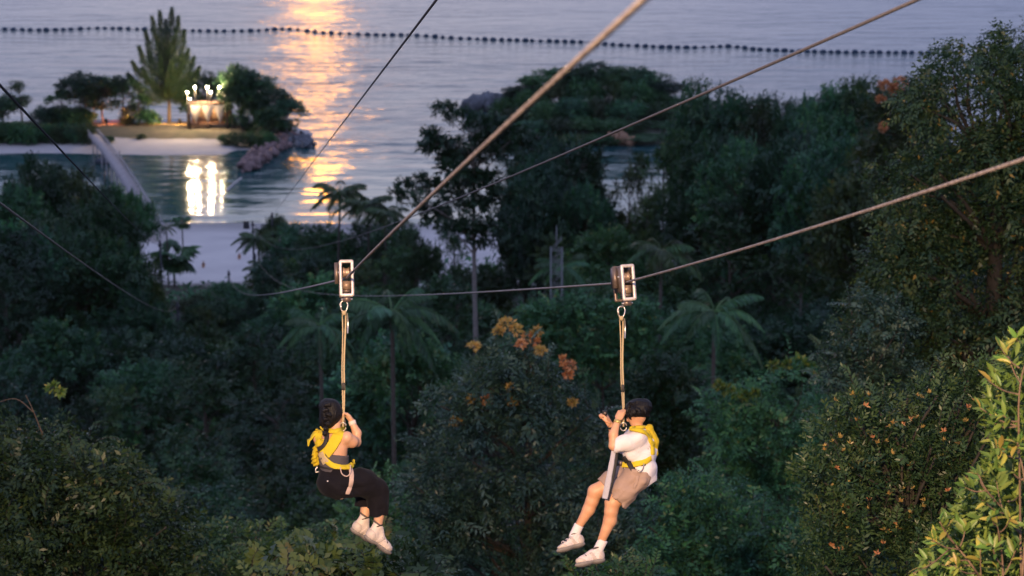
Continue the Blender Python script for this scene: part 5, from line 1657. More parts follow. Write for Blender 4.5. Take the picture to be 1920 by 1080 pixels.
# ---------------------------------------------------------------- right rider
def rider_right():
    fg = Figure(1180, 880, 19.0)
    j = fg.j
    th = R(-68)
    AT = axes(th, R(12))
    S = fg.solid((1020, 735), (1260, 1075), -.42, .45, .0075)
    S.ell(j(1196, 893), (.16, .12, .13), AT, .03)
    S.chain([j(1197, 890), j(1200, 862), j(1200, 835)], [.125, .115, .12], .05)
    S.ell(j(1198, 836), (.175, .14, .115), AT, .05)
    S.ell(j(1196, 816), (.175, .055, .08), AT, .05)
    S.chain([j(1197, 812), j(1194, 795)], [.058, .054], .03)
    AH = axes(R(-62), R(28))
    hc = j(1193, 775, 0)
    S.ell(hc, (.076, .112, .096), AH, .02)
    fw, up_, sd = AH[2], AH[1], AH[0]
    S.ell(hc + fw * .045 - up_ * .055, (.052, .055, .055), AH, .02)          # jaw
    S.ell(hc + fw * .104 - up_ * .018, (.013, .022, .020), AH, .012)         # nose
    S.ell(hc + fw * .088 - up_ * .058, (.026, .010, .014), AH, .006)         # lips
    S.ell(hc + fw * .080 + up_ * .020, (.050, .012, .020), AH, .012)         # brow
    for e in (-1, 1): S.ell(hc + sd * .076 * e - up_ * .012, (.011, .030, .018), AH, .008)
    # near arm: sleeve, elbow, hand on the lanyard
    S.chain([j(1196, 822, -.15), j(1172, 828, -.19), j(1151, 836, -.18)], [.062, .054, .044], .035)
    S.chain([j(1150, 836, -.18), j(1150, 815, -.16), j(1158, 789, -.10)], [.044, .042, .029], .02)
    hand(S, j(1159, 786, -.10), j(1168, 768, -.05), (.7, .1, -.7), (.5, .1, .9), 1.0)
    # far arm: hand stretched out holding a small camera
    S.chain([j(1186, 820, .14), j(1166, 834, .13), j(1154, 832, .08)], [.060, .052, .043], .035)
    S.chain([j(1153, 830, .08), j(1150, 812, .05), j(1145, 797, .0)], [.043, .039, .029], .02)
    hand(S, j(1144, 796, 0), j(1134, 780, -.02), (.1, .1, -1), (-.7, .5, 0), 1.05, thumb_side=-1)
    # legs
    S.chain([j(1190, 893, -.09), j(1149, 942, -.12), j(1146, 958, -.12), j(1144, 975, -.10), j(1126, 1018, -.07)], [.108, .073, .062, .061, .036], .025)
    S.chain([j(1182, 890, .10), j(1116, 922, .12), j(1110, 940, .13), j(1104, 955, .14), j(1083, 990, .15)], [.105, .070, .060, .058, .036], .025)
    body = fg.mesh(S, 'person', M_SKIN2)
    tag(body, 'zip line rider in white T-shirt and khaki shorts holding out a small camera', 'person')
    M_EYE = plain('eye_dark', (.02, .015, .012), .25)
    for e in (-1, 1):
        mb = MB(); mb.blob(fg.world((hc + fw * .086 + sd * .030 * e - up_ * .002)[None])[0], .010, 2, 0, 8, 6); mb.build('eye', M_EYE, body, None, True)
    Hs = fg.solid((1155, 735), (1240, 820), -.25, .25, .006)
    Hs.ell(hc + up_ * .018 - fw * .012, (.100, .115, .122), AH, .02)
    Hs.ell(j(1203, 765, 0), (.105, .085, .105), AH, .03)
    Hs.ell(j(1207, 785, 0), (.075, .06, .06), AH, .03)
    Hs.cut(hc + fw * .10 + up_ * .03, fw * .9 - up_ * .35)
    Hs.cut(hc - up_ * .035, -up_ + fw * .55)
    gl = np.random.default_rng(44)
    for i in range(46):                                   # uneven locks round the edge and over the crown
        a_ = gl.uniform(-2.75, 2.75); e_ = gl.uniform(-.25, .9) if abs(a_) > .9 else gl.uniform(.25, .9)
        dd = unit(fw * math.cos(a_) + sd * math.sin(a_)); 
        n_ = unit(dd * math.cos(e_) + up_ * math.sin(e_))
        p0 = hc + up_ * .018 - fw * .012 + n_ * np.array([.108, .122, .108]).mean() * gl.uniform(.92, 1.03)
        tdir = unit(-up_ * math.cos(e_) + dd * math.sin(e_) * .8 + gl.normal(size=3) * .25)
        Hs.chain([p0, p0 + tdir * .03, p0 + tdir * .058 - n_ * .010], [.016, .013, .005], .008)
    Hs.ripple(.002, 60, 9)
    fg.mesh(Hs, 'hair', M_HAIR, body)
    # T-shirt
    T = fg.solid((1120, 785), (1250, 930), -.36, .34, .0075)
    T.chain([j(1200, 888), j(1201, 862), j(1200, 838)], [.135, .135, .138], .05)
    T.ell(j(1199, 838), (.190, .15, .135), AT, .05)
    T.ell(j(1196, 816), (.185, .065, .095), AT, .05)
    T.chain([j(1198, 822, -.14), j(1176, 830, -.175), j(1155, 837, -.18)], [.076, .076, .072], .03)
    T.chain([j(1187, 820, .14), j(1168, 834, .14), j(1160, 836, .10)], [.080, .070, .060], .04)
    T.ell(j(1201, 886), (.182, .13, .150), AT, .05)
    T.cap(j(1203, 880), j(1206, 900, .0), .13, .11, .05)
    T.ell(j(1184, 850, -.09), (.08, .08, .08), None, .03)
    T.cut(j(1151, 838, -.185), (-1, .25, 0))
    T.cut(j(1200, 800), (0, 1, .0))
    T.cut(j(1185, 888), (-.72, -.70, 0))
    T.cut(j(1208, 911), (.5, -1, 0))
    T.ripple(.006, 20, 12); folds(T, .013, 83, 16)
    tee = fg.mesh(T, 't_shirt', M_TEE, body)
    # shorts
    P = fg.solid((1100, 860), (1240, 970), -.4, .42, .0075)
    P.ell(j(1197, 893), (.172, .125, .145), AT, .04)
    P.chain([j(1193, 895, -.09), j(1170, 920, -.115), j(1152, 943, -.12)], [.132, .118, .108], .04)
    P.chain([j(1182, 890, .10), j(1150, 905, .11), j(1126, 920, .12)], [.125, .11, .098], .04)
    P.cut(j(1159, 938, -.1), (-.75, -.72, 0))
    P.cut(j(1122, 912, .12), (-.9, -.2, 0))
    P.cut(j(1195, 880), (.2, 1, 0))
    P.ripple(.005, 24, 14); folds(P, .010, 84, 14)
    fg.mesh(P, 'shorts', M_SHORTS, body)
    # socks and shoes
    for a, b, hl, te, an in [((1131, 1012, -.075), (1119, 1036, -.06), (1130, 1043, -.05), (1082, 1052, -.16), (1121, 1026, -.065)),
                             ((1086, 984, .15), (1076, 1005, .155), (1092, 1013, .16), (1047, 1025, .06), (1078, 1000, .155))]:
        Q = Solid(np.minimum(j(*a), j(*b)) - .1, np.maximum(j(*a), j(*b)) + .1, .006)
        Q.cap(j(*a), j(*b), .047, .047, .01); d = unit(j(*a) - j(*b)); Q.cut(j(*a), d)
        fg.mesh(Q, 'sock', M_SOCK, body)
        shoe(fg, j(*hl), j(*te), j(*an), .048, body, M_SHOE2, (.1, -1, -.25), laces=5)
    # watch
    q0, q1 = j(1157, 794, -.11), j(1158.5, 788, -.10)
    mb = MB(); mb.tube(fg.world(np.array([q0, q1])), .036, 14); mb.build('watch', plain('gold_watch', (.60, .45, .16), .35, .6), body, None, True)
    q0, q1 = j(1146, 801, .01), j(1145, 798, .0)
    mb = MB(); mb.tube(fg.world(np.array([q0, q1])), .034, 14); mb.build('wrist_strap', M_BLACK, body, None, True)
    # harness
    U = T
    har = fg.band('harness', U, [(1170, 872), (1180, 873), (1195, 870), (1208, 866), (1219, 858)], .052, .016, M_YEL, body, .012)
    fg.band('shoulder_strap', U, [(1184, 806), (1196, 808), (1208, 812), (1216, 822), (1222, 838), (1222, 852)], .046, .018, M_YEL, har, .012)
    fg.band('shoulder_strap', U, [(1186, 804), (1200, 803), (1212, 803), (1220, 812)], .050, .022, M_YEL, har, .014)
    Bp = fg.solid((1195, 790), (1250, 870), -.25, .25, .0075)
    Bp.chain([j(1216, 806, .0), j(1224, 826, .0), j(1226, 848, .0)], [.050, .055, .045], .03)
    Bp.chain([j(1214, 812, -.08), j(1221, 832, -.07), j(1221, 852, -.06)], [.026, .028, .024], .02)
    Bp.ripple(.006, 40, 5)
    fg.mesh(Bp, 'back_pad', M_YEL_D, har)
    fg.band('hip_strap', U, [(1172, 855), (1178, 866), (1184, 878), (1188, 886)], .050, .016, M_BLACK, har, .022)
    fg.band('waist_web', U, [(1198, 871), (1204, 872), (1210, 871)], .024, .010, M_BLACK, har, .010)
    mb = MB()
    q = j(1168, 870); d, n = U.front(q[0], q[1]); c = np.array([q[0], q[1], d]) + n * .02
    mb.box(fg.world(c[None])[0], (.05, .02, .045)); mb.build('buckle', M_ALU_D, har)
    fg.cord('gear_loop', [(1192, 880, -.20), (1200, 885, -.21), (1206, 878, -.19), (1207, 868, -.17)], .006, M_STEEL, har)
    fg.strip('seat_strap', [(1152, 838, -.16), (1147, 868, -.20), (1141, 900, -.24), (1134, 935, -.26)], [.044] * 6 + [.050] * 6 + [.056] * 6 + [.05], .026, (-.25, 0, -1), M_GREYPAD, har)
    fg.strip('seat_strap', [(1157, 845, -.15), (1153, 875, -.19), (1147, 905, -.23), (1138, 937, -.25)], .030, .02, (.1, 0, -1), M_BLACK, har)
    fg.band('leg_loop', P, [(1196, 892), (1193, 905), (1188, 915)], .03, .01, M_SHORTS, har, .008)
    # small dark print on the back of the shirt
    for (x, y) in [(1211, 838), (1214, 836), (1217, 839), (1214, 841)]:
        fg.band('shirt_print', T, [(x, y - 2), (x + 1.2, y + 1.5)], .007, .003, M_BLACK, tee, .003)
    # small camera in the outstretched hand
    c = fg.world(j(1134, 774, -.03)[None])[0]
    cm = thing('action_camera', c, 'small black action camera held up in the outstretched hand', 'camera')
    mb = MB(); mb.box(c, (.045, .03, .04)); mb.build('camera_body', M_BLACK, cm)
    mb = MB(); mb.tube([c + [.0, -.012, 0], c + [.0, -.026, 0]], [.014, .012], 12); mb.build('lens', M_ALU_D, cm)
    mb = MB(); mb.tube([c, fg.world(j(1137, 786, -.02)[None])[0]], .010, 8); mb.build('handle', M_BLACK, cm)
rider_right()
# ------------------------------------------------------------------ islet: trees, lamps, stage, footbridge, rocks
def iz(x, y): return float(island_z(x, y))
def casuarina():
    g = np.random.default_rng(21)
    y = 457.0
    b = at_y(318, 252, y); b[2] = iz(b[0], y)
    root = thing('casuarina_tree', b, 'tall feathery casuarina tree rising above the islet lamps', 'tree')
    k = F / y
    # ascending plumes: (tip px, tip py, root height fraction)
    tips = [(300, 24, .55), (322, 18, .6), (334, 34, .55), (286, 34, .5), (311, 40, .5), (345, 60, .45), (274, 62, .42), (262, 90, .36), (352, 95, .38), (250, 118, .3), (362, 110, .34), (242, 140, .26), (296, 70, .4), (326, 75, .4), (340, 105, .34),
            (280, 100, .33), (268, 130, .28), (352, 140, .28), (372, 128, .3), (300, 110, .3), (320, 115, .3), (258, 165, .24), (360, 165, .24), (286, 150, .22), (340, 160, .22), (312, 150, .22), (268, 180, .2), (350, 182, .2)]
    H = (at_y(318, 20, y) - b)[2]
    mbt = MB()
    tp = spline([(0, 0, -1), (.2, 0, H * .3), (0, .1, H * .6), ((at_y(316, 60, y) - b)[0], 0, H * .82)], 8)
    mbt.tube(tp, np.linspace(.48, .08, len(tp)), 8)
    C, A, Ls = [], [], []
    for (px, py, fr) in tips:
        tip = at_y(px, py, y + g.uniform(-3, 3)) - b
        r0 = np.array([np.interp(H * fr, tp[:, 2], tp[:, 0]), 0, H * fr])
        mid = r0 * .5 + tip * .5 + np.array([(tip - r0)[0] * .22, 0, -.08 * H * .3])
        q = spline([r0, mid, tip], 8)
        mbt.tube(q, np.linspace(.10, .02, len(q)), 4)
        n = 1500
        t = g.random(n) ** .85
        P = np.stack([np.interp(t, np.linspace(0, 1, len(q)), q[:, i]) for i in range(3)], 1)
        ax = unit(tip - r0)
        spread = (1.5 * np.sin(np.pi * np.clip(t * .78 + .22, 0, 1)) + .12)[:, None]
        d = rand_dirs(g, n)
        C.append(P + d * spread * (g.random((n, 1)) ** .6) * .75); A.append(unit(ax * .9 + d * .55 + np.array([0, 0, .25]))); Ls.append(g.uniform(.5, 1.3, n))
    C, A, Ls = np.vstack(C), np.vstack(A), np.concatenate(Ls)
    V, Q = leaf_quads(C, A, unit(g.normal(size=C.shape)), Ls, np.full(len(C), .085), .1)
    link('crown', mesh_from('casuarina_crown', V, Q, False, np.clip(g.normal(.45, .2, len(Q)), 0, 1)), M_CASU, root)
    link('trunk', mbt.mesh('casuarina_trunk', True), M_BARK, root)
casuarina()

def islet_tree(key, px, py, pyb, label, wide=1.0):
    """top at (px, py), foot near pixel row pyb on the islet"""
    q = on_z(px, pyb, 2.0)
    top = at_y(px, py, q[1])
    z = iz(q[0], q[1])
    return place(key, q[0], q[1], z - .2, top[2] - z + .2, label=label, group='trees on the sandy islet', wide=wide)
for a in [
    ('f_ragged', 42, 150, 246, 'open-crowned dark tree over the dark hedge on the islet', 1.5), ('f_round2', 8, 178, 248, 'low dark tree on the hedge side of the islet', 1.4),
    ('f_round2', 160, 135, 236, 'tall rounded tree on the islet beside the footbridge landing', 1.45), ('f_round1', 195, 142, 234, 'rounded green tree next to the footbridge landing on the islet', 1.45), ('f_spread', 118, 168, 236, 'spreading tree between the hedge and the footbridge landing', 1.3),
    ('f_tall', 232, 140, 236, 'narrow tree between the footbridge landing and the casuarina', 1.4), ('f_ragged', 262, 150, 238, 'ragged tree close by the foot of the casuarina', 1.2),
    ('f_round2', 380, 133, 226, 'dark tree rising behind the islet stage lamps', 1.0), ('f_round1', 352, 150, 226, 'leafy tree behind the casuarina trunk and the stage', .8),
    ('f_round2', 452, 120, 240, 'tall dense tree right beside the draped stage', 1.0), ('f_round1', 478, 140, 240, 'dense rounded tree next to the tall tree by the stage', 1.3), ('f_olive', 437, 150, 244, 'lamp-lit olive tree leaning by the stage post', .8),
    ('f_round2', 512, 165, 244, 'rounded dark tree near the islet tip', 1.1), ('f_round1', 540, 185, 247, 'low spreading tree at the very tip of the islet', 1.3),
    ('f_round2', 500, 200, 250, 'low dense tree above the pink boulders', 1.2)]:
    islet_tree(*a)
# hedge-like shrubs on the islet
gh = np.random.default_rng(66)
for i, (px, pyb, h, nm) in enumerate([(x, 262 + gh.uniform(-3, 1), gh.uniform(3.6, 5.0), 'dark clipped-looking shrub in the long hedge on the islet shore') for x in np.arange(-20, 165, 15)]
                                 + [(202, 262, 1.9, 'small round green bush beside the footbridge landing'), (446, 266, 3.6, 'bushy shrub between the stage and the boulders'), (470, 266, 4.0, 'broad shrub next to the pink boulders'), (425, 264, 2.6, 'low shrub under the stage corner'), (498, 264, 3.6, 'round shrub behind the pink boulders'), (265, 258, 1.6, 'low bush by the orange-lit path')] + [(x, 240 + gh.uniform(-3, 3), gh.uniform(3.0, 5.0), 'dark understorey shrub below the trees beside the footbridge landing') for x in (88, 104, 122, 140, 158, 250, 276)] + [(x, 246, gh.uniform(3.0, 4.6), 'dark understorey shrub below the trees at the islet tip') for x in (448, 468, 490, 512, 532)]):
    q = on_z(px, pyb, 1.4)
    place('bush' if i % 3 else 'bush_o', q[0], q[1], iz(q[0], q[1]) - .3, h, label=nm, group='islet shrubs', wide=1.1)
# understorey shrubs on the hillside
for i in range(26):
    x, y = gh.uniform(-14, 14), gh.uniform(46, 80)
    z = float(ground_z(x, y)); h = gh.uniform(2.5, 4.2)
    if project((x, y, z + h))[1] < 880: continue
    place('bush' if i % 2 else 'bush_o', x, y, z - .2, h, wide=gh.uniform(.9, 1.2))

M_GLOBE = plain('lamp_globe', (.9, .85, .8), .4, emit=(1.0, .86, .66, 70))
M_POST = plain('lamp_post_grey', (.035, .032, .03), .6)
def islet_lamp(px, py, foot, y, label, power=900, r=.18, base=None):
    top = at_y(px, py, y)
    z = foot if foot is not None else iz(top[0], y)
    root = thing('lamp_post', (top[0], y, z), label, 'lamp')
    mb = MB(); mb.tube([(top[0], y, z - .05), (top[0], y, top[2] - r * .8)], [.14, .09], 8); mb.build('pole', M_POST, root)
    mb = MB(); mb.blob(top, r, 3, 0, 12, 9); mb.build('lamp_globe', M_GLOBE, root, None, True)
    ld = bpy.data.lights.new('lamp_light', 'POINT'); ld.energy = power; ld.color = (1.0, .72, .42); ld.shadow_soft_size = r
    lo = bpy.data.objects.new('lamp_light', ld); COL.objects.link(lo); lo.parent = root; lo.location = Vector(top) - root.location + Vector((0, -r - .35, 0))
def stage():
    y0 = 446.0
    g0 = at_y(390, 262, y0)
    z0 = iz(g0[0], y0)
    def X(px): return at_y(px, 240, y0)[0]
    def Z(py): return at_y(390, py, y0)[2]
    root = thing('beach_stage', (g0[0], y0, z0), 'raised open stage hung with three cream drapes under the islet lamps', 'stage')
    MW = plain('stage_timber', (.16, .09, .055), .75, var=.25, scale=3)
    MD = fabric('cream_drape', (.72, .62, .48), .4, 3)
    MBK = plain('stage_wall', (.40, .31, .22), .8, var=.15, scale=2)
    zd, zr = Z(233), Z(196)
    x0, x1 = X(355), X(427)
    for x in (x0, X(390), x1):
        for yy in (y0, y0 + 5):
            mb = MB(); mb.box((x, yy, (z0 - .6 + zr) / 2), (.34, .34, zr - z0 + .6)); mb.build('post', MW, root)
    n = 14
    for i in range(n):
        mb = MB(); mb.box(((x0 + x1) / 2, y0 + .1 + (i - .3) * 5.4 / n, zd), (x1 - x0 + .8, 5.4 / n * .9, .16)); mb.build('plank', MW, root)
    mb = MB(); mb.box(((x0 + x1) / 2, y0 - .1, zr + .06), (x1 - x0 + .5, .3, .3)); mb.build('front_beam', MW, root)
    mb = MB(); mb.box(((x0 + x1) / 2, y0 + 5, zr + .06), (x1 - x0 + .5, .3, .3)); mb.build('rear_beam', MW, root)
    mb = MB(); mb.box(((x0 + x1) / 2, y0 + 5.3, (zd + zr) / 2), (x1 - x0, .12, zr - zd)); mb.build('back_wall', MBK, root)
    mb = MB(); mb.box(((x0 + x1) / 2, y0 + 2.4, zr + .28), (x1 - x0 + .4, 5.6, .12)); mb.build('roof', MW, root)
    for k, (pa, pb) in enumerate([(357, 380), (379, 403), (402, 425)]):     # inverted-triangle drapes
        xa, xb = X(pa), X(pb); xm = (xa + xb) / 2
        nu, nv = 17, 9
        V = []
        for jv in range(nv):
            t = jv / (nv - 1)
            for iu in range(nu):
                u = iu / (nu - 1)
                w = (xb - xa) * (1 - .82 * t ** 1.3)
                V.append((xm + (u - .5) * w, y0 - .30 + .12 * math.sin(u * 26) * (1 - .4 * t) - .55 * math.sin(math.pi * t) * math.sin(math.pi * u), zr - .05 - t * (zr - zd) * (.78 + .16 * math.sin(math.pi * u))))
        V = np.array(V)
        i = np.arange(nv - 1)[:, None] * nu + np.arange(nu - 1)[None]
        Q = np.stack([i, i + 1, i + nu + 1, i + nu], -1).reshape(-1, 4)
        mb = MB(); mb.add(V, (), Q); mb.add(V + [0, .02, 0], (), Q[:, ::-1]); mb.build('drape', MD, root, None, True)
    for i in range(9):
        x = x0 + (x1 - x0) * i / 8
        mb = MB(); mb.box((x, y0 - .05, zd + .55), (.07, .07, 1.0)); mb.build('rail_post', MW, root)
    mb = MB(); mb.box(((x0 + x1) / 2, y0 - .05, zd + 1.08), (x1 - x0, .1, .08)); mb.build('rail', MW, root)
    mb = MB()
    for s in (-1, 1): mb.tube([(X(372) , y0 - .1, zd - .1), (X(372) + s * 1.5, y0 - .1, z0)], .09, 5)
    mb.build('brace', MW, root)
    # warm fitting under the stage roof
    mb = MB(); mb.blob(((x0 + x1) / 2, y0 + 2.4, zr - .25), .16, 1, 0, 10, 8); o = mb.build('ceiling_lamp', M_WARM, root)
    ld = bpy.data.lights.new('stage_light', 'POINT'); ld.energy = 800; ld.color = (1, .60, .30); ld.shadow_soft_size = .2
    lo = bpy.data.objects.new('stage_light', ld); COL.objects.link(lo); lo.parent = root; lo.location = Vector(((x0 + x1) / 2, y0 + 2.0, zr - .7)) - root.location
    zroof = zr + .34
    islet_lamp(365.5, 163.5, zroof, y0 + 1.5, 'white globe lamp post on the stage roof nearest the casuarina', 2600)
    islet_lamp(388.5, 163.5, zroof, y0 + 1.5, 'white globe lamp post on the stage roof between its two neighbours', 2600)
    islet_lamp(411, 163.5, zroof, y0 + 1.5, 'white globe lamp post on the stage roof beside the tall dense tree', 2600)
    islet_lamp(395, 173, zroof, y0 + .4, 'short globe lamp on the stage roof in front of the taller ones', 500, .15)
    islet_lamp(351, 173, None, y0 - 2.0, 'slim globe lamp post standing between casuarina and stage', 2600, .16)
    islet_lamp(355.5, 185, None, y0 - 3.4, 'small low globe lamp beside the stage corner', 200, .14)
M_WARM = plain('warm_bulb', (.9, .7, .4), .5, emit=(1.0, .48, .12, 14))
stage()
def path_light(px, py, y, label, power, col):
    p = at_y(px, py, y); z = iz(p[0], y)
    root = thing('bollard_light', (p[0], y, z), label, 'lamp')
    mb = MB(); mb.tube([(p[0], y, z - .05), (p[0], y, z + .75)], [.09, .07], 8); mb.box((p[0], y - .15, z + .5), (.1, .32, .08)); mb.build('pole', M_POST, root)
    mb = MB(); mb.blob((p[0], y, z + .82), .09, 4, 0, 10, 8); mb.build('bulb', M_WARM, root)
    mb = MB(); mb.box((p[0], y - .3, z + .95), (.8, .05, 1.1)); mb.build('added_glare_shield', M_POST, root)  # plate added to keep the bulb out of the camera's sight
    ld = bpy.data.lights.new('path_light', 'POINT'); ld.energy = power; ld.color = col; ld.shadow_soft_size = .05
    lo = bpy.data.objects.new('path_light', ld); COL.objects.link(lo); lo.parent = root; lo.location = (0, 0, 1.25)
path_light(300, 240, 452, 'orange path light glowing left of the casuarina trunk', 700, (1, .45, .10))
path_light(338, 240, 452, 'orange path light glowing between casuarina trunk and stage', 900, (1, .45, .10))
path_light(238, 242, 453, 'orange path light near the red fence', 1100, (1, .38, .12))
path_light(200, 244, 452, 'red-orange path light by the footbridge landing', 900, (1, .30, .14))

def red_fence():
    b = at_y(205, 240, 458); b[2] = iz(b[0], 458)
    root = thing('low_fence', b, 'low red-brown fence behind the footbridge landing', 'fence')
    M = plain('red_paint', (.30, .07, .05), .7, var=.2, scale=3)
    for i in range(14):
        x = b[0] - 4.5 + i * .75
        mb = MB(); mb.box((x, 458, iz(x, 458) + .5), (.12, .12, 1.2)); mb.build('post', M, root)
    for h in (.45, .9):
        mb = MB(); mb.box((b[0] + .4, 458.1, b[2] + h), (10, .08, .22)); mb.build('rail', M, root)
red_fence()

def footbridge():
    a = on_z(171, 248, 2.6); c = on_z(296, 432, 3.0)
    root = thing('footbridge', (a[0], a[1], 0), 'narrow pale footbridge crossing the lagoon to the islet', 'footbridge')
    M = plain('bridge_timber', (.40, .36, .36), .8, var=.2, scale=1.5)
    d = unit((c - a) * [1, 1, 0]); s = np.array([-d[1], d[0], 0]); L = np.linalg.norm((c - a)[:2])
    W = 2.2
    def P(t, off, z): return a + d * L * t + s * off + np.array([0, 0, z + 1.2 * math.sin(math.pi * t) - (a[2] - 2.6)])
    n = 110
    for i in range(n):
        t = (i + .5) / n
        mb = MB(); mb.box(P(t, 0, 0), (W, L / n * .88, .1), np.array([s, d, [0, 0, 1]])); mb.build('plank', M, root)
    for sd in (-1, 1):
        for h, nm in ((1.1, 'handrail'), (.55, 'midrail')):
            mb = MB(); mb.tube([P(t, sd * W / 2, h) for t in np.linspace(0, 1, 24)], .07, 5); mb.build(nm, M, root)
        mb = MB(); mb.tube([P(t, sd * W * .45, -.15) for t in np.linspace(0, 1, 24)], .16, 5); mb.build('beam', M, root)
        for t in np.linspace(0, 1, 40):
            mb = MB(); mb.box(P(t, sd * W / 2, .55), (.1, .1, 1.15)); mb.build('rail_post', M, root)
    for t in np.linspace(.04, .96, 12):
        for sd in (-1, 1):
            q = P(t, sd * W * .45, -.2); mb = MB(); mb.tube([q, (q[0], q[1], -2.5)], .16, 6); mb.build('pile', M, root)
    q = on_z(204, 300, .4)
    fl = thing('floating_pontoon', q, 'dark floating pontoon moored beside the footbridge', 'pontoon')
    MP = plain('pontoon_dark', (.06, .07, .09), .6)
    mb = MB(); mb.box(q, (4.4, 6, .7)); mb.build('hull', MP, fl)
    for x in (-1.8, 1.8):
        for yy in (-2.6, 2.6):
            mb = MB(); mb.tube([q + [x, yy, .2], q + [x, yy, 1.5]], .1, 6); mb.build('post', MP, fl)
footbridge()

M_ROCK_P = plain('pink_granite', (.22, .145, .135), .9, var=.4, scale=1.2, bump=.5)
M_ROCK_B = plain('grey_rock', (.14, .145, .16), .9, var=.3, scale=1.2, bump=.5)
def boulders(name, label, spine, width, n, rr, mat, seed, hgt=1.4):
    g = np.random.default_rng(seed)
    sp = spline([on_z(px, py, 0) for px, py in spine], 10)
    b = sp[len(sp) // 2].copy(); b[2] = 0
    root = thing(name, b, label, 'rocks')
    meshes = []
    for i in range(6):
        mb = MB(); mb.rock(seed * 10 + i); meshes.append(mb.mesh('boulder'))
    for i in range(n):
        p = sp[int(g.integers(0, len(sp)))] + np.array([g.normal() * width, g.normal() * 2.0, 0])
        r = g.uniform(*rr)
        off = abs(g.normal()) * .5
        o = link('boulder', meshes[i % 6], mat, root, p - b + np.array([0, 0, max(-.2, hgt * (1 - off) - .2)]))
        o.rotation_euler = tuple(g.uniform(0, 6, 3)); o.scale = (r, r, r * .8)
boulders('boulder_breakwater', 'pinkish boulder breakwater reaching into the lagoon below the islet trees', [(545, 262), (520, 274), (498, 290), (478, 308), (464, 320)], 1.5, 230, (.55, 1.35), M_ROCK_P, 71)
boulders('boulder_breakwater', 'blue-grey boulder spit at the tip of the islet', [(535, 258), (552, 264), (568, 272), (578, 276)], 1.1, 110, (.55, 1.3), M_ROCK_B, 72, 1.2)
boulders('rock_islet', 'grey rocky outcrop in the sea behind the tiered tree', [(890, 205), (915, 205), (945, 206)], 1.6, 60, (1.6, 3.2), M_ROCK_B, 73, 2.4)
boulders('rock_outcrop', 'tan rock face on the near shore of the wooded headland', [(1148, 272), (1165, 270), (1180, 272)], .7, 30, (.8, 1.6), plain('tan_rock', (.34, .19, .11), .9, var=.3, scale=1.0, bump=.5), 74, 2.2)

# ------------------------------------------------------------------ float line across the sea
def float_line():
    M_FL = plain('blue_float', (.018, .045, .085), .5, var=.25, scale=2)
    M_FR = plain('float_rope', (.20, .19, .21), .8)
    line = [(-30, 54), (0, 55), (100, 56), (180, 53), (260, 54), (340, 57), (430, 58), (480, 57), (540, 54), (600, 61), (650, 63), (700, 65), (780, 66), (850, 71), (950, 75), (1080, 78), (1120, 81), (1200, 86), (1290, 89), (1370, 87), (1420, 92), (1500, 96), (1600, 98), (1720, 99), (1790, 101)]
    pts = spline([on_z(px, py, .25) for px, py in line], 10)
    s = np.concatenate([[0], np.cumsum(np.linalg.norm(np.diff(pts, axis=0), axis=1))])
    mb = MB(); mb.tube(pts, .12, 5)
    tag(mb.build('float_rope', M_FR, None, pts[0], True), 'rope linking the row of dark floats across the sea', 'rope')
    mb = MB()
    prof = [(-1.05, .12), (-1.0, .28), (-.86, .55), (-.7, .72), (-.3, .80), (-.06, .80), (-.04, .72), (.04, .72), (.06, .80), (.3, .80), (.7, .72), (.86, .55), (1.0, .28), (1.05, .12)]
    n = 12
    th = np.linspace(0, 2 * np.pi, n, endpoint=False)
    V = [(x, r * math.cos(a), r * math.sin(a)) for x, r in prof for a in th]
    Q = [[i * n + k, i * n + (k + 1) % n, (i + 1) * n + (k + 1) % n, (i + 1) * n + k] for i in range(len(prof) - 1) for k in range(n)]
    V += [(-1.05, 0, 0), (1.05, 0, 0)]; m = n * len(prof)
    T = [[m, (k + 1) % n, k] for k in range(n)] + [[m + 1, (len(prof) - 1) * n + k, (len(prof) - 1) * n + (k + 1) % n] for k in range(n)]
    mb.add(V, T, Q)
    me = mb.mesh('float', True)
    g = np.random.default_rng(5)
    px = -24.0
    while px < 1745:
        if not (1100 < px < 1118):
            x = np.interp(px, [project(p)[0] for p in pts], np.arange(len(pts)))
            i = int(x); p = pts[i] + (pts[min(i + 1, len(pts) - 1)] - pts[i]) * (x - i)
            t = pts[min(i + 1, len(pts) - 1)] - pts[max(i - 1, 0)]
            o = link('float', me, M_FL, None, (p[0], p[1], .28 + g.uniform(-.08, .08)))
            o.rotation_euler = (g.uniform(0, 6), g.uniform(-.22, .22), math.atan2(t[1], t[0]) + g.uniform(-.4, .4))
            sc = g.uniform(.72, 1.08); o.scale = (sc, sc, sc)
            tag(o, 'dark blue barrel float in the line of floats across the sea', 'float', 'floats of the line across the sea')
        px += 15.6 * (g.uniform(.86, 1.14) if g.random() > .06 else g.uniform(.6, 1.5))
float_line()

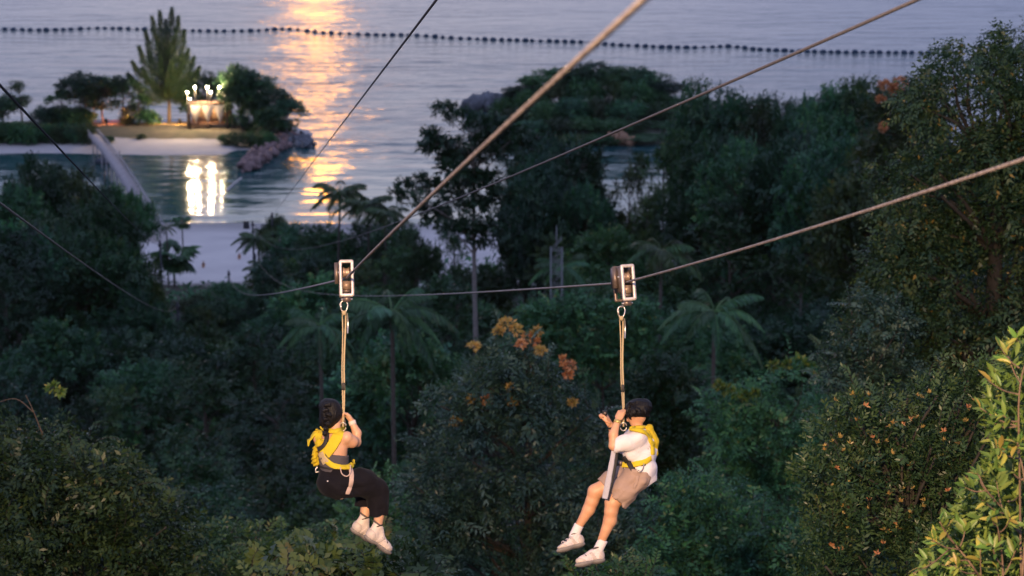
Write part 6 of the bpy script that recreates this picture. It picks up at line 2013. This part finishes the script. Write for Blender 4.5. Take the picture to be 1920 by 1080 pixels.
# ------------------------------------------------------------------ small things
def lattice_mast():
    y = 148.0
    b = at_y(1043, 540, y); b[2] = float(ground_z(b[0], y))
    root = thing('lattice_mast', b, 'pale ladder-like lattice mast standing among the dark trees', 'mast')
    M = plain('mast_grey', (.20, .21, .21), .7)
    top = at_y(1043, 445, y)[2]; w = .42
    for sx in (-1, 1):
        for sy in (-1, 1):
            mb = MB(); mb.tube([(b[0] + sx * w, y + sy * w, b[2] - .5), (b[0] + sx * w, y + sy * w, top - .8)], .06, 6); mb.build('upright', M, root)
    z = b[2] + 1; i = 0
    while z < top - .9:
        for sy in (-1, 1):
            mb = MB(); mb.tube([(b[0] - w, y + sy * w, z), (b[0] + w, y + sy * w, z)], .045, 5); mb.tube([(b[0] - w, y + sy * w, z), (b[0] + w, y + sy * w, z + .9)], .03, 5); mb.build('rung', M, root)
        z += .9
    mb = MB(); mb.tube([(b[0], y, top - .9), (b[0], y, top + .9)], [.10, .03], 6); mb.build('spike', M, root)
lattice_mast()
def sitter(px, py, label, col, seed):
    q = on_z(px, py, 1.6); q[2] = float(ground_z(q[0], q[1]))
    S = Solid(q + [-.5, -.8, -.1], q + [.5, .6, 1.1], .03)
    S.ell(q + [0, 0, .16], (.20, .18, .16), None, .05)
    S.chain([q + [0, 0, .15], q + [0, .04, .45], q + [0, .02, .62]], [.16, .15, .14], .06)
    S.chain([q + [0, .02, .62], q + [0, 0, .72]], [.07, .06], .03)
    S.ell(q + [0, 0, .84], (.085, .10, .12), None, .02)
    for s in (-1, 1):
        S.chain([q + [s * .1, 0, .14], q + [s * .13, -.38, .42], q + [s * .12, -.58, .06], q + [s * .12, -.68, .04]], [.09, .065, .05, .045], .03)
        S.chain([q + [s * .19, .02, .58], q + [s * .24, -.12, .36], q + [s * .14, -.34, .44]], [.055, .045, .035], .03)
    V, Q = surface_nets(S.f, S.lo, S.h)
    o = link('person', mesh_from('person', V - q, Q, True), M_SKIN2, None, q)
    tag(o, label, 'person')
    C = Solid(q + [-.5, -.8, -.1], q + [.5, .6, 1.1], .03)
    C.chain([q + [0, 0, .15], q + [0, .04, .45], q + [0, .02, .62]], [.19, .18, .16], .06); C.cut(q + [0, 0, .64], (0, 0, 1))
    V, Q = surface_nets(C.f, C.lo, C.h); link('shirt', mesh_from('shirt', V - q, Q, True), fabric('shirt_%d' % seed, col), o)
    Hh = Solid(q + [-.3, -.3, .6], q + [.3, .3, 1.1], .02); Hh.ell(q + [0, .03, .87], (.10, .11, .12), None, .02)
    V, Q = surface_nets(Hh.f, Hh.lo, Hh.h); link('hair', mesh_from('hair', V - q, Q, True), M_HAIR, o)
sitter(382, 508, 'tiny person in dark clothing sitting on the open sand', (.04, .04, .05), 1)
sitter(449, 486, 'tiny person in a dull red shirt sitting on the open sand', (.12, .05, .045), 2)
def beach_bin():
    q = on_z(462, 428, .3); q[2] = float(ground_z(q[0], q[1]))
    root = thing('beach_bin', q, 'dark box-shaped bin standing at the water edge of the beach', 'bin')
    M = plain('bin_dark', (.02, .022, .025), .6)
    mb = MB(); mb.box(q + [0, 0, .5], (.9, .8, 1.1)); mb.build('bin_body', M, root)
    mb = MB(); mb.box(q + [0, 0, 1.13], (1.0, .9, .12)); mb.build('lid', M, root)
    for s in (-1, 1):
        mb = MB(); mb.tube([q + [s * .4, .3, .12], q + [s * .5, .3, .12]], .12, 10); mb.build('wheel', M, root)
beach_bin()
def swim_rope():
    mb = MB(); pts = spline([on_z(424, 358, .1), on_z(438, 345, .1), on_z(452, 334, .1)], 8)
    mb.tube(pts, .22, 6)
    tag(mb.build('swim_rope', plain('pale_rope', (.5, .45, .42), .8), None, pts[0], True), 'pale floating swim rope running out from the boulder breakwater', 'rope')
swim_rope()
